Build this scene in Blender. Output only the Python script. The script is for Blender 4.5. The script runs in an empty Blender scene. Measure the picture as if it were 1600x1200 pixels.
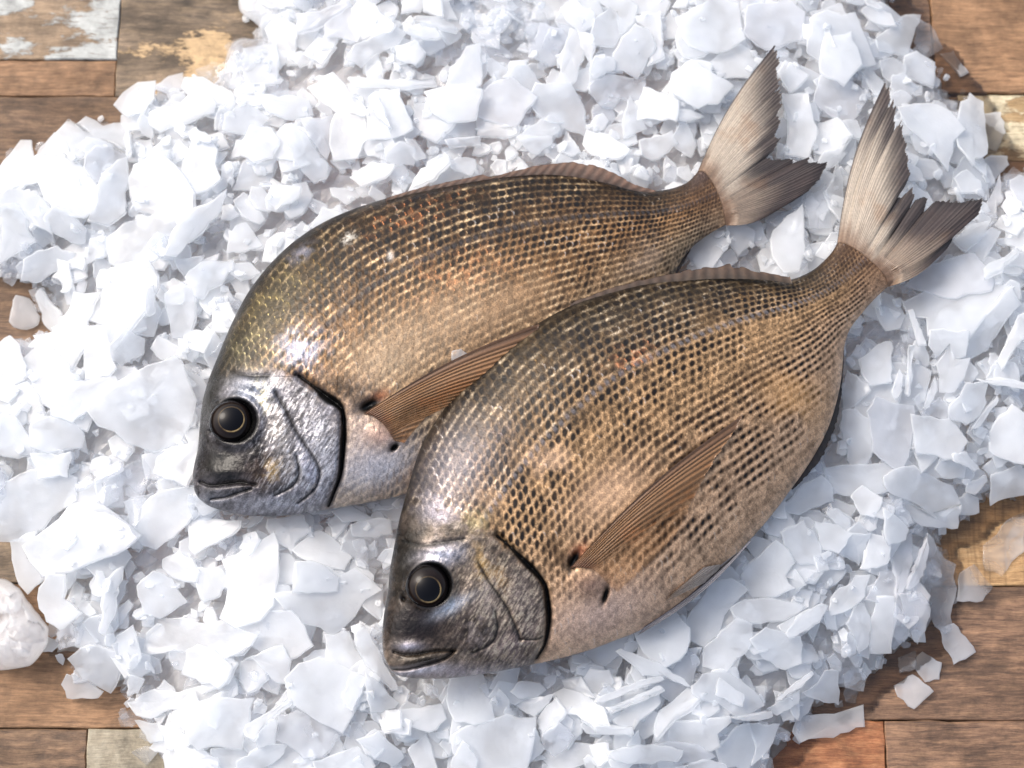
import bpy, math, random
import numpy as np
from mathutils import Vector, Matrix

# ---------------------------------------------------------------- camera, light, exposure
scene = bpy.context.scene
COL = scene.collection
W_IMG, H_IMG = 1600.0, 1200.0
TILT = math.radians(17.0)
DIST = 0.86
SPAN = 0.46
LENS = 36.0 * DIST / SPAN
TARGET = np.array([0.0, 0.0, 0.035])
CAM = TARGET + DIST * np.array([0.0, -math.sin(TILT), math.cos(TILT)])
cam_data = bpy.data.cameras.new("camera")
cam = bpy.data.objects.new("camera", cam_data)
COL.objects.link(cam)
cam.location = CAM
cam.rotation_euler = (TILT, 0, 0)
cam_data.lens = LENS
cam_data.sensor_width = 36.0
cam_data.clip_start = 0.05
cam_data.clip_end = 50
cam_data.dof.use_dof = True
cam_data.dof.focus_distance = DIST - 0.028
cam_data.dof.aperture_fstop = 9.0
scene.camera = cam

SUN_EL, SUN_AZ = math.radians(47), math.radians(-58)      # azimuth from +Y towards +X
world = bpy.data.worlds.new("World")
scene.world = world
world.use_nodes = True
wn = world.node_tree
bg = wn.nodes["Background"]
sky = wn.nodes.new("ShaderNodeTexSky")
sky.sky_type = 'NISHITA'
sky.sun_disc = False
sky.sun_elevation = SUN_EL
sky.sun_rotation = SUN_AZ
sky.air_density = 1.0
sky.dust_density = 6.0
sky.ozone_density = 1.0
hsv = wn.nodes.new("ShaderNodeHueSaturation")
hsv.inputs["Saturation"].default_value = 0.72
wn.links.new(sky.outputs[0], hsv.inputs["Color"])
wn.links.new(hsv.outputs[0], bg.inputs[0])
bg.inputs[1].default_value = 0.24
sun_data = bpy.data.lights.new("sun", 'SUN')
sun_data.energy = 0.6
sun_data.angle = math.radians(24)
sun_data.color = (1.0, 0.97, 0.93)
sun = bpy.data.objects.new("sun", sun_data)
COL.objects.link(sun)
sdir = Vector((math.sin(SUN_AZ) * math.cos(SUN_EL), math.cos(SUN_AZ) * math.cos(SUN_EL), math.sin(SUN_EL)))
sun.rotation_euler = sdir.to_track_quat('Z', 'Y').to_euler()
scene.view_settings.view_transform = 'Standard'
scene.view_settings.look = 'None'
scene.view_settings.gamma = 1.0
scene.view_settings.exposure = 0.34
cy = scene.cycles
cy.max_bounces = 13
cy.diffuse_bounces = 11
cy.glossy_bounces = 3
cy.transmission_bounces = 11
cy.transparent_max_bounces = 12
cy.caustics_reflective = False
cy.caustics_refractive = False
cy.use_denoising = True
try:
    cy.denoiser = 'OPENIMAGEDENOISE'
    cy.denoising_input_passes = 'RGB_ALBEDO_NORMAL'
except Exception:
    pass

# ---------------------------------------------------------------- helpers
rng = np.random.default_rng(11)
ct, st = math.cos(TILT), math.sin(TILT)
RIGHT = np.array([1.0, 0, 0]); UP = np.array([0, ct, st]); FWD = np.array([0, st, -ct])
KX = 36.0 / LENS / W_IMG

def ray(px, py):
    px = np.asarray(px, float); py = np.asarray(py, float)
    return (FWD + ((px - 800.0) * KX)[..., None] * RIGHT - ((py - 600.0) * KX)[..., None] * UP)

def unproj(px, py, z):
    """the point at height z that the photograph shows at px, py"""
    d = ray(px, py)
    t = (np.asarray(z, float) - CAM[2]) / d[..., 2]
    return CAM + d * t[..., None]

def proj(p):
    v = np.asarray(p, float) - CAM
    k = v @ FWD
    return 800.0 + (v @ RIGHT) / k / KX, 600.0 - (v @ UP) / k / KX

def lin(r, g, b):
    c = np.array([r, g, b], float) / 255.0
    return np.where(c <= 0.04045, c / 12.92, ((c + 0.055) / 1.055) ** 2.4)

def _hash(i, j, seed):
    h = (i.astype(np.int64) * 374761393 + j.astype(np.int64) * 668265263 + seed * 1274126177) & 0xffffffff
    h = ((h ^ (h >> 13)) * 1103515245) & 0xffffffff
    h = ((h ^ (h >> 16)) * 2654435761) & 0xffffffff
    return ((h ^ (h >> 15)) & 0xffffff) / float(0xffffff)

def vnoise(x, y, seed=0):
    xi = np.floor(x); yi = np.floor(y)
    fx = x - xi; fy = y - yi
    fx = fx * fx * (3 - 2 * fx); fy = fy * fy * (3 - 2 * fy)
    a = _hash(xi, yi, seed); b = _hash(xi + 1, yi, seed)
    c = _hash(xi, yi + 1, seed); d = _hash(xi + 1, yi + 1, seed)
    return (a * (1 - fx) + b * fx) * (1 - fy) + (c * (1 - fx) + d * fx) * fy

def fbm(x, y, seed=0, oct=4):
    v = 0; amp = 0.5; tot = 0
    for o in range(oct):
        v = v + amp * vnoise(x, y, seed + 17 * o); tot += amp
        x = x * 2.03 + 5.1; y = y * 2.03 + 1.7; amp *= 0.5
    return v / tot

def sstep(a, b, x):
    t = np.clip((x - a) / (b - a), 0, 1)
    return t * t * (3 - 2 * t)

def smooth_poly(pts, n, closed=False):
    """Catmull-Rom through pts, resampled to n points evenly by length"""
    P = np.asarray(pts, float)
    out = []
    m = len(P)
    segs = m if closed else m - 1
    for i in range(segs):
        p1 = P[i]; p2 = P[(i + 1) % m]
        p0 = P[i - 1] if (i > 0 or closed) else 2 * p1 - p2
        p3 = P[(i + 2) % m] if (i + 2 < m or closed) else 2 * p2 - p1
        t = np.linspace(0, 1, 24, endpoint=False)[:, None]
        out.append(0.5 * ((2 * p1) + (-p0 + p2) * t + (2 * p0 - 5 * p1 + 4 * p2 - p3) * t ** 2 + (-p0 + 3 * p1 - 3 * p2 + p3) * t ** 3))
    Q = np.concatenate(out + ([P[:1]] if closed else [P[-1:]]))
    return resample(Q, n)

def resample(Q, n):
    Q = np.asarray(Q, float)
    s = np.concatenate([[0], np.cumsum(np.linalg.norm(np.diff(Q, axis=0), axis=1))])
    s /= s[-1]
    t = np.linspace(0, 1, n)
    return np.stack([np.interp(t, s, Q[:, k]) for k in range(Q.shape[1])], 1)

def dist_poly(X, Y, pts, closed=False):
    P = list(pts)
    if closed: P = P + [P[0]]
    best = np.full(np.shape(X), 1e9)
    for (x0, y0), (x1, y1) in zip(P[:-1], P[1:]):
        dx, dy = x1 - x0, y1 - y0
        L = dx * dx + dy * dy + 1e-12
        t = np.clip(((X - x0) * dx + (Y - y0) * dy) / L, 0, 1)
        best = np.minimum(best, np.hypot(X - x0 - t * dx, Y - y0 - t * dy))
    return best

def inside(X, Y, pts):
    r = np.zeros(np.shape(X), bool)
    n = len(pts)
    for i in range(n):
        x0, y0 = pts[i]; x1, y1 = pts[(i + 1) % n]
        if y0 == y1: continue
        c = (y0 > Y) != (y1 > Y)
        r ^= c & (X < (x1 - x0) * (Y - y0) / (y1 - y0) + x0)
    return r

def blob(X, Y, cx, cy, rx, ry, ang=0.0):
    c, s = math.cos(math.radians(ang)), math.sin(math.radians(ang))
    dx = X - cx; dy = Y - cy
    return np.exp(-(((dx * c + dy * s) / rx) ** 2 + ((-dx * s + dy * c) / ry) ** 2))

def make_mesh(name, verts, quads=None, tris=None, smooth=True, attrs=None):
    me = bpy.data.meshes.new(name)
    verts = np.asarray(verts, np.float32)
    me.vertices.add(len(verts))
    me.vertices.foreach_set("co", verts.ravel())
    loops = []; starts = []; totals = []; pos = 0
    for f, k in ((quads, 4), (tris, 3)):
        if f is None or len(f) == 0: continue
        f = np.asarray(f, np.int32).reshape(-1, k)
        loops.append(f.ravel())
        starts.append(pos + np.arange(len(f)) * k); totals.append(np.full(len(f), k))
        pos += f.size
    loops = np.concatenate(loops).astype(np.int32)
    starts = np.concatenate(starts).astype(np.int32); totals = np.concatenate(totals).astype(np.int32)
    me.loops.add(len(loops)); me.loops.foreach_set("vertex_index", loops)
    me.polygons.add(len(starts)); me.polygons.foreach_set("loop_start", starts)
    me.polygons.foreach_set("loop_total", totals)
    me.polygons.foreach_set("use_smooth", np.full(len(starts), smooth))
    me.update(calc_edges=True)
    me.validate()
    for k, v in (attrs or {}).items():
        v = np.asarray(v, np.float32)
        if v.ndim == 2:
            a = me.attributes.new(k, 'FLOAT_COLOR', 'POINT')
            if v.shape[1] == 3: v = np.concatenate([v, np.ones((len(v), 1), np.float32)], 1)
            a.data.foreach_set("color", v.ravel())
        else:
            a = me.attributes.new(k, 'FLOAT', 'POINT')
            a.data.foreach_set("value", v.ravel())
    return me

def add_obj(name, me, mat=None, parent=None, **props):
    o = bpy.data.objects.new(name, me)
    COL.objects.link(o)
    if mat is not None and me is not None and not me.materials: me.materials.append(mat)
    if parent is not None:
        o.parent = parent
        if parent.type == 'EMPTY': o.matrix_parent_inverse = Matrix.Translation(-parent.location)
    for k, v in props.items(): o[k] = v
    return o

def grid_quads(nu, nv, off=0, wrap=False):
    i = np.arange(nu - 1)[:, None]; m = nv if wrap else nv - 1
    j = np.arange(m)[None, :]; j1 = (j + 1) % nv
    return (np.stack([i * nv + j, i * nv + j1, (i + 1) * nv + j1, (i + 1) * nv + j], -1) + off).reshape(-1, 4)

# ---------------------------------------------------------------- materials
class NT:
    def __init__(s, name):
        s.m = bpy.data.materials.new(name); s.m.use_nodes = True
        s.t = s.m.node_tree; s.t.nodes.clear()
        s.out = s.t.nodes.new("ShaderNodeOutputMaterial")
    def n(s, typ, ins=None, **kw):
        nd = s.t.nodes.new("ShaderNode" + typ)
        for k, v in kw.items(): setattr(nd, k, v)
        for k, v in (ins or {}).items():
            if isinstance(v, bpy.types.NodeSocket): s.t.links.new(v, nd.inputs[k])
            else: nd.inputs[k].default_value = v
        return nd
    def mix(s, fac, a, b, typ='MIX'):
        nd = s.n("MixRGB", {0: fac, 1: a, 2: b}, blend_type=typ); return nd.outputs[0]
    def ramp(s, fac, stops, interp='LINEAR'):
        nd = s.n("ValToRGB", {0: fac}); cr = nd.color_ramp; cr.interpolation = interp
        while len(cr.elements) < len(stops): cr.elements.new(0.5)
        for e, (p, c) in zip(cr.elements, stops):
            e.position = p; e.color = (*c, 1) if len(c) == 3 else c
        return nd.outputs[0]
    def math(s, op, a, b=0.0):
        return s.n("Math", {0: a, 1: b}, operation=op).outputs[0]

def ice_material(name, clear, tint=(0.94, 0.955, 0.98)):
    m = NT(name)
    geo = m.n("NewGeometry"); pos = geo.outputs["Position"]
    oi = m.n("ObjectInfo").outputs["Random"]
    n1 = m.n("TexNoise", {"Vector": pos, "Scale": 160.0, "Detail": 4.0, "Roughness": 0.6}).outputs["Fac"]
    n2 = m.n("TexNoise", {"Vector": pos, "Scale": 900.0, "Detail": 2.0}).outputs["Fac"]
    n3 = m.n("TexNoise", {"Vector": pos, "Scale": 45.0, "Detail": 2.0}).outputs["Fac"]
    bump = m.n("Bump", {"Strength": 0.3, "Distance": 0.0010, "Height": m.math('ADD', n1, m.math('MULTIPLY', n2, 0.18))}).outputs[0]
    col = m.mix(n1, (*[c * 0.97 for c in tint], 1), (*[min(0.985, c * 1.03) for c in tint], 1))
    dif = m.n("BsdfDiffuse", {"Color": col, "Normal": bump}).outputs[0]
    trl = m.n("BsdfTranslucent", {"Color": col, "Normal": bump}).outputs[0]
    body = m.n("MixShader", {0: 0.70, 1: dif, 2: trl}).outputs[0]
    see = m.n("BsdfTransparent", {"Color": (0.975, 0.985, 1, 1)}).outputs[0]
    cl = m.math('MULTIPLY', m.ramp(m.math('ADD', m.math('MULTIPLY', n3, 0.7), m.math('MULTIPLY', oi, 0.3)), [(0.3, (0.45,) * 3), (0.72, (1.5,) * 3)]), clear)
    mx = m.n("MixShader", {0: cl, 1: body, 2: see}).outputs[0]
    gl = m.n("BsdfGlossy", {"Color": (1, 1, 1, 1), "Roughness": 0.10, "Normal": bump}).outputs[0]
    fr = m.n("Fresnel", {"IOR": 1.31, "Normal": bump}).outputs[0]
    fin = m.n("MixShader", {0: m.math('MULTIPLY', fr, m.math('SUBTRACT', 0.9, m.math('MULTIPLY', geo.outputs["Backfacing"], 0.9))), 1: mx, 2: gl}).outputs[0]
    m.t.links.new(fin, m.out.inputs[0])
    return m.m

ICE = ice_material("milky_ice", 0.42)
ICE_CLEAR = ice_material("watery_ice", 0.62, (0.90, 0.91, 0.93))
ICE_LUMP = ice_material("frosted_ice", 0.2)
ICE_CORE = ice_material("packed_ice", 0.0, (0.92, 0.94, 0.97))

def skin_material():
    m = NT("wet_fish_skin")
    c = m.n("Attribute", attribute_name="pigment").outputs["Color"]
    r = m.n("Attribute", attribute_name="gloss_rough").outputs["Fac"]
    me = m.n("Attribute", attribute_name="silver").outputs["Fac"]
    pos = m.n("NewGeometry").outputs["Position"]
    nz = m.n("TexNoise", {"Vector": pos, "Scale": 1900.0, "Detail": 3.0}).outputs["Fac"]
    nz2 = m.n("TexNoise", {"Vector": pos, "Scale": 700.0, "Detail": 3.0}).outputs["Fac"]
    col = m.mix(0.8, c, m.ramp(nz, [(0.28, (0.45,) * 3), (0.72, (1.35,) * 3)]), 'MULTIPLY')
    bump = m.n("Bump", {"Strength": 0.5, "Distance": 0.0004, "Height": m.math('ADD', nz2, m.math('MULTIPLY', nz, 0.4))}).outputs[0]
    p = m.n("BsdfPrincipled", {"Base Color": col, "Roughness": r, "Metallic": me, "Normal": bump, "Specular IOR Level": 0.2,
                               "Coat Weight": 0.12, "Coat Roughness": 0.10, "Coat Normal": bump}).outputs[0]
    m.t.links.new(p, m.out.inputs[0])
    return m.m
SKIN = skin_material()

def fin_material():
    m = NT("fin_membrane")
    c = m.n("Attribute", attribute_name="pigment").outputs["Color"]
    a = m.n("Attribute", attribute_name="clear").outputs["Fac"]
    pos = m.n("NewGeometry").outputs["Position"]
    nz = m.n("TexNoise", {"Vector": pos, "Scale": 900.0, "Detail": 3.0}).outputs["Fac"]
    col = m.mix(0.5, c, m.ramp(nz, [(0.3, (0.7,) * 3), (0.7, (1.2,) * 3)]), 'MULTIPLY')
    p = m.n("BsdfPrincipled", {"Base Color": col, "Roughness": 0.42, "Coat Weight": 0.25, "Coat Roughness": 0.2}).outputs[0]
    t = m.n("BsdfTranslucent", {"Color": col}).outputs[0]
    x = m.n("MixShader", {0: 0.25, 1: p, 2: t}).outputs[0]
    tr = m.n("BsdfTransparent", {"Color": (1, 0.97, 0.93, 1)}).outputs[0]
    y = m.n("MixShader", {0: a, 1: x, 2: tr}).outputs[0]
    m.t.links.new(y, m.out.inputs[0])
    return m.m
FIN = fin_material()

def eye_material():
    m = NT("wet_eye")
    c = m.n("Attribute", attribute_name="pigment").outputs["Color"]
    p = m.n("BsdfPrincipled", {"Base Color": c, "Roughness": 0.5, "Specular IOR Level": 0.0, "Coat Weight": 1.0, "Coat Roughness": 0.015, "Coat IOR": 1.26}).outputs[0]
    m.t.links.new(p, m.out.inputs[0])
    return m.m
EYE = eye_material()
# ---------------------------------------------------------------- the two fish
PXM = SPAN / W_IMG          # metres per photo pixel at the table
NU, NV, NB = 720, 330, 22
C_BACK, C_MID, C_BELLY = lin(112, 88, 56), lin(178, 138, 98), lin(196, 158, 126)
C_SPOT = lin(40, 29, 20)
C_SILV = lin(176, 172, 186)
C_HEAD = lin(74, 64, 60)
C_BLACK = lin(12, 10, 10)

class FishShape: pass

def u_of(P, axis0, axis):
    t = (P - axis0) @ axis
    t = np.maximum.accumulate(t + np.linspace(0, 1e-6, len(t)))
    t = (t - t[0]) / (t[-1] - t[0])
    s = np.concatenate([[0], np.cumsum(np.linalg.norm(np.diff(P, axis=0), axis=1))]); s /= s[-1]
    return 0.62 * t + 0.38 * s

def build_body(F, root):
    D = smooth_poly(F.dorsal, 1500); V = smooth_poly(F.ventral, 1500)
    a0 = D[0]; a1 = 0.5 * (D[-1] + V[-1]); ax = (a1 - a0) / np.linalg.norm(a1 - a0)
    uD, uV = u_of(D, a0, ax), u_of(V, a0, ax)
    g = np.linspace(0, 1, NU) ** 1.12
    g[0] = 0.0008
    Dg = np.stack([np.interp(g, uD, D[:, k]) for k in (0, 1)], 1)
    Vg = np.stack([np.interp(g, uV, V[:, k]) for k in (0, 1)], 1)
    depth = np.linalg.norm(Dg - Vg, axis=1)
    dmax = depth.max()
    t = np.linspace(0, 1, NV)
    w = 0.55 * t + 0.45 * (0.5 - 0.5 * np.cos(np.pi * t))
    U = g[:, None] * np.ones(NV); Wv = np.ones(NU)[:, None] * w
    PX = Dg[:, None, 0] + (Vg - Dg)[:, None, 0] * w
    PY = Dg[:, None, 1] + (Vg - Dg)[:, None, 1] * w
    T = F.thick * dmax * PXM * (depth / dmax) ** 0.80
    T = T * (1 - 0.72 * sstep(0.93, 1.0, g))
    prof = (1 - np.abs(2 * w - 1) ** 2.3) ** 0.62
    Zm = F.z0 + F.tilt * (0.5 - w)[None, :] * np.clip(depth / dmax, 0.15, 1)[:, None] + F.zu(g)[:, None] + 0 * U
    Z = Zm + T[:, None] * prof
    # lateral line in (u, w)
    LLp = smooth_poly(F.lateral, 60)
    lu, lw = [], []
    for x, y in LLp:
        k = np.argmin((PX - x) ** 2 + (PY - y) ** 2); lu.append(U.ravel()[k]); lw.append(Wv.ravel()[k])
    o = np.argsort(lu); wl = np.interp(g, np.array(lu)[o], np.array(lw)[o])
    # lattice of scales
    pitch = F.pitch * (depth / dmax) ** 0.5
    axis_len = np.concatenate([[0], np.cumsum(np.linalg.norm(np.diff(0.5 * (Dg + Vg), axis=0), axis=1) / np.maximum(pitch[1:], 3))])
    B = (Wv - wl[:, None]) * depth[:, None] / pitch[:, None] * 0.97
    A = axis_len[:, None] + 0.10 * B + 0.012 * B * B
    A = A + 0.22 * (fbm(PX / 14, PY / 14, F.seed + 1, 2) - 0.5) + 0.45 * (fbm(PX / 40, PY / 40, F.seed) - 0.5); B = B + 0.35 * (fbm(PX / 46, PY / 46, F.seed + 3) - 0.5)
    top_h = np.full(U.shape, -1.0); top_a = np.full(U.shape, 1e9)
    ci = np.zeros(U.shape); cj = np.zeros(U.shape); la = np.zeros(U.shape); lb = np.zeros(U.shape)
    j0 = np.round(B)
    for dj in (-1, 0, 1):
        j = j0 + dj; off = 0.5 * np.mod(j, 2)
        i0 = np.round(A - off)
        for di in (-1, 0, 1):
            i = i0 + di
            ca = i + off + 0.16 * (_hash(i, j, F.seed + 5) - 0.5); cb = j + 0.12 * (_hash(i, j, F.seed + 6) - 0.5)
            ra, rb = 0.98, 0.80
            d = (np.abs(A - ca) / ra) ** 1.8 + (np.abs((B - cb) / rb)) ** 1.7
            ok = (d < 1) & (ca < top_a)
            top_a = np.where(ok, ca, top_a); ci = np.where(ok, i, ci); cj = np.where(ok, j, cj)
            la = np.where(ok, (A - ca) / ra, la); lb = np.where(ok, (B - cb) / rb, lb)
            top_h = np.where(ok, np.sqrt(np.maximum(0, 1 - d)), top_h)
    top_h = np.maximum(top_h, 0)
    rise = 0.5 + 0.5 * la
    edge = 1 - sstep(0.05, 0.58, top_h)           # the free rim of a scale
    h1 = _hash(ci, cj, F.seed + 7); h2 = _hash(ci, cj, F.seed + 8)
    # head and body masks
    hd = dist_poly(PX, PY, F.head_line)
    in_head = inside(PX, PY, F.head_line + F.head_close)
    sd = np.where(in_head, hd, -hd)
    head = sstep(-8, 10, sd + 26 * (fbm(PX / 18, PY / 18, F.seed + 9) - 0.5))
    scaly = (1 - head)
    rim = sstep(0.0, 0.05, Wv) * sstep(0.0, 0.04, 1 - Wv)
    # ---- relief
    dz = 0.00034 * F.relief(U, Wv) * (rise - 0.5 + 0.15 * top_h) * scaly * rim
    dz = dz + 0.00012 * (h2 - 0.5) * scaly * rim
    ll = np.exp(-((Wv - wl[:, None]) * depth[:, None] / 5.0) ** 2) * scaly
    dz = dz + 0.00028 * ll * (0.5 + 0.5 * np.cos(2 * np.pi * A))
    hn = fbm(PX / 9, PY / 9, F.seed + 21) - 0.5
    hn2 = fbm(PX / 26, PY / 26, F.seed + 22) - 0.5
    dz = dz + head * rim * (0.0004 * hn + 0.0006 * hn2)
    # big soft unevenness of the flank
    dz = dz + rim * 0.0016 * (fbm(PX / 130, PY / 130, F.seed + 30) - 0.5)
    def crease(pts, width, deep, X=PX, Y=PY):
        d = dist_poly(X, Y, smooth_poly(pts, 40))
        return deep * np.exp(-(d / width) ** 2), d
    g1, dg = crease(F.gill, 5.5, 0.0032)
    dz = dz - g1
    # raised gill cover just ahead of the slit, falling off forward
    ahead = inside(PX, PY, F.gill + F.gill_close)
    dz = dz + np.where(ahead, 0.0016 * np.exp(-dg / 26.0), -0.0008 * np.exp(-dg / 14.0)) * rim
    for pts, wd, dp in F.creases:
        c, d = crease(pts, wd, dp); dz = dz - c
    for (x, y, rx, ry, an, hgt) in F.bumps:
        dz = dz + hgt * blob(PX, PY, x, y, rx, ry, an)
    # eye socket with a raised lid
    ex, ey, er = F.eye
    de = np.hypot(PX - ex, PY - ey)
    dz = dz + 0.0016 * np.exp(-((de - er * 1.12) / 7.0) ** 2) - 0.0045 * (1 - sstep(er * 0.70, er * 1.0, de))
    dz = dz - 0.0020 * blob(PX, PY, F.nostril[0], F.nostril[1], 4.5, 4.5)
    for (x, y, rx, ry, an) in F.pits:
        dz = dz - 0.0035 * blob(PX, PY, x, y, rx, ry, an)
    Z = Z + dz
    # ---- pigment
    n_big = fbm(PX / 60, PY / 60, F.seed + 40); n_mid = fbm(PX / 22, PY / 22, F.seed + 41); n_fin = fbm(PX / 5, PY / 5, F.seed + 42)
    wq = Wv + 0.10 * (n_big - 0.5)
    col = np.empty(U.shape + (3,))
    k1 = sstep(0.06, 0.46, wq)[..., None]; k2 = sstep(0.45, 0.92, wq)[..., None]
    col[:] = F.c_back * (1 - k1) + F.c_mid * k1
    col[:] = col * (1 - k2) + F.c_belly * k2
    n_px = _hash(np.round(PX * 0.9), np.round(PY * 0.9), F.seed + 43)
    col *= 0.80 * (0.70 + 0.55 * n_mid + 0.55 * (n_fin - 0.5) + 0.16 * (n_px - 0.5))[..., None]
    metal = 0.10 + 0.25 * n_mid * (1 - Wv)
    rough = 0.36 + 0.18 * (n_fin - 0.3)
    rimk = edge * np.exp(-(lb / 0.42) ** 4) * (la > 0.1)
    bet = (1 - 0.65 * sstep(0.68, 0.9, U)) * (0.5 - 0.5 * np.cos(2 * np.pi * B)) ** 2.5 * (0.25 + 0.75 * sstep(0.35, 0.65, n_fin))
    n_p2 = sstep(0.3, 0.7, fbm(PX / 27, PY / 27, F.seed + 48, 3))
    net = np.clip(0.42 * rimk + 0.75 * bet, 0, 1) * scaly * (0.35 + 0.9 * n_p2)
    up = (Wv < wl[:, None] + 0.01)
    nk = np.clip(F.net_light * net * (0.4 + 1.2 * h1 * n_mid) * np.where(up, 1.0, F.net_low), 0, 0.9)[..., None]
    col = col * (1 - nk) + F.c_net * nk
    metal = np.clip(metal + 0.15 * net, 0, 1)
    n_pat = sstep(0.25, 0.75, fbm(PX / 34, PY / 34, F.seed + 47, 3))
    sp = np.exp(-(((la - 0.36) / 0.42) ** 2 + ((lb + 0.45 * (la - 0.36)) / 0.44) ** 2) ** 2.0)
    amt = F.spots(U, Wv, wl[:, None]) * (0.72 + 0.5 * h1) * (0.72 + 0.6 * n_mid)
    spot = np.clip(sp * amt * (0.55 + 0.95 * n_pat), 0, 1) * scaly
    col = col * (1 - spot[..., None]) + C_SPOT * (0.8 + 0.5 * h2[..., None]) * spot[..., None]
    fl = fbm(PX / 2.6, PY / 2.6, F.seed + 44, 2); fl2 = fbm((PX * 0.77 - PY * 0.64) / 2.2, (PX * 0.64 + PY * 0.77) / 7.0, F.seed + 45, 2)
    col = col * (1 - (0.45 - 0.25 * sstep(0.5, 0.9, Wv))[..., None] * sstep(0.54, 0.74, fl)[..., None]) * (1 + 0.45 * (fl2[..., None] - 0.5))
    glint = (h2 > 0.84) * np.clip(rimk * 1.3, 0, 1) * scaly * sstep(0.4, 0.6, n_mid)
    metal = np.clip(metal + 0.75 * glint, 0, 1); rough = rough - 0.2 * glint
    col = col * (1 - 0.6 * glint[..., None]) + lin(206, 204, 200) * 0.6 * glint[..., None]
    # rows of dusky lines low on the flank
    line = 0.9 * (0.5 + 0.5 * np.cos(2 * np.pi * B)) * (0.45 + 0.55 * np.cos(np.pi * A) ** 2) * sstep(0.3, 0.62, n_mid + 0.25 * h1) * 1.5 * (0.22 + F.rows(U, Wv)) * scaly * (0.5 + n_mid)
    col = col * (0.80 + 0.40 * h2 * scaly + 0.2 * head)[..., None]
    col = col * (1 - 0.75 * line[..., None]) + lin(84, 60, 38) * 0.75 * line[..., None]
    col = col * (1 - F.ll_dark * (ll * (0.4 + 0.6 * np.cos(np.pi * A) ** 2))[..., None])
    lt = (F.ll_light * ll * sstep(0.35, 0.65, 0.5 + 0.5 * np.sin(2 * np.pi * A)))[..., None]
    col = col * (1 - lt) + lin(186, 180, 184) * lt
    # head colours
    n_hd = fbm(PX / 11, PY / 11, F.seed + 46, 3)
    hc = F.c_head * np.clip(0.30 + 0.9 * n_mid + 0.7 * (n_fin - 0.5) + 0.7 * (n_hd - 0.5) + 0.3 * (fl - 0.5), 0.08, 2)[..., None]
    col = col * (1 - head[..., None]) + hc * head[..., None]
    metal = metal * (1 - head) + head * (0.04 + 0.22 * n_mid)
    rough = rough * (1 - head) + head * (0.20 + 0.25 * n_fin)
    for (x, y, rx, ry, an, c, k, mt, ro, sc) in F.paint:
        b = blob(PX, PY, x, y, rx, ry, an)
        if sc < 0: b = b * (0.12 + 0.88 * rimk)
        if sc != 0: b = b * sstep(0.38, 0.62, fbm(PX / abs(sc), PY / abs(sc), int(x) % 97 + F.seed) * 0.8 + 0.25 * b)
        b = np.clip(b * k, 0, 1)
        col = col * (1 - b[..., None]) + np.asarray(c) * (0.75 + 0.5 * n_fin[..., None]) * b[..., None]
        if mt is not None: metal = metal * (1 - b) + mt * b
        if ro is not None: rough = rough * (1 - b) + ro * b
    # fine streaky relief colour on the cheeks
    stk = fbm((PX * 0.8 + PY * 0.6) / 4, (PX * -0.6 + PY * 0.8) / 16, F.seed + 50)
    col = col * (1 + (head * 0.9 * (stk - 0.5))[..., None])
    sf = fbm((PX * 0.85 + PY * 0.53) / 2.0, (PX * -0.53 + PY * 0.85) / 8.0, F.seed + 52, 3)
    cheek = head * np.clip(blob(PX, PY, F.cheek[0], F.cheek[1], 75, 95, -14) * 1.5, 0, 1) * (1 - blob(PX, PY, F.snout[0], F.snout[1], 60, 46))
    fk = (0.6 * sstep(0.50, 0.70, sf) * cheek * (0.4 + 1.0 * n_hd))[..., None]
    col = col * (1 - 0.30 * cheek[..., None] * sstep(0.5, 0.36, sf)[..., None])
    col = col * (1 - fk) + F.c_fleck * fk
    metal = np.clip(metal + 0.5 * fk[..., 0], 0, 1); rough = rough - 0.12 * fk[..., 0]
    # black painted along the gill slit, the creases and into the pits; dusky crest of the back
    gk = np.clip(1.25 * np.exp(-(dg / (F.gill_w(PX, PY) * (0.7 + 0.6 * n_mid))) ** 4), 0, 1)[..., None]
    col = col * (1 - gk) + C_BLACK * gk
    metal = metal * (1 - gk[..., 0])
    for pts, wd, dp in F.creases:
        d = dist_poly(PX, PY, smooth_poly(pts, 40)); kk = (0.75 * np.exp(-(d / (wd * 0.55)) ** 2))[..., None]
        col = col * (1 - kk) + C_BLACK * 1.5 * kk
    for (x, y, rx, ry, an) in F.pits:
        kk = np.clip(1.4 * blob(PX, PY, x, y, rx, ry, an), 0, 1)[..., None]
        col = col * (1 - kk) + C_BLACK * kk; metal = metal * (1 - kk[..., 0])
    kk = (0.9 * blob(PX, PY, F.nostril[0], F.nostril[1], 4, 4))[..., None]
    col = col * (1 - kk) + C_BLACK * kk
    kk = (0.95 * (1 - sstep(er * 1.02, er * 1.22, de)))[..., None]
    col = col * (1 - kk) + lin(26, 26, 30) * kk
    kk = (0.75 * (1 - sstep(0.0, 0.045, Wv + 0.02 * (n_mid - 0.5))))[..., None]
    col = col * (1 - kk) + lin(34, 30, 26) * kk
    kk = (F.c_tailtint * sstep(0.90, 1.0, U))[..., None]
    col = col * (1 - kk) + lin(120, 88, 66) * (0.6 + 0.8 * n_mid[..., None]) * kk
    lum = np.maximum(col @ np.array([0.2126, 0.7152, 0.0722]), 1e-4)[..., None]
    col = (lum + (col - lum) * 0.94) * 0.74 * (lum / 0.17) ** (F.contrast - 1)
    col = np.clip(col, 0.003, None)
    col = col * np.minimum(1, 0.62 / col.max(-1, keepdims=True))
    # ---- vertices
    top = unproj(PX, PY, Z)
    wb = np.linspace(1, 0, NB + 2)[1:-1]
    profb = (1 - np.abs(2 * wb - 1) ** 2.3) ** 0.62
    PXb = Dg[:, None, 0] + (Vg - Dg)[:, None, 0] * wb; PYb = Dg[:, None, 1] + (Vg - Dg)[:, None, 1] * wb
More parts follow.
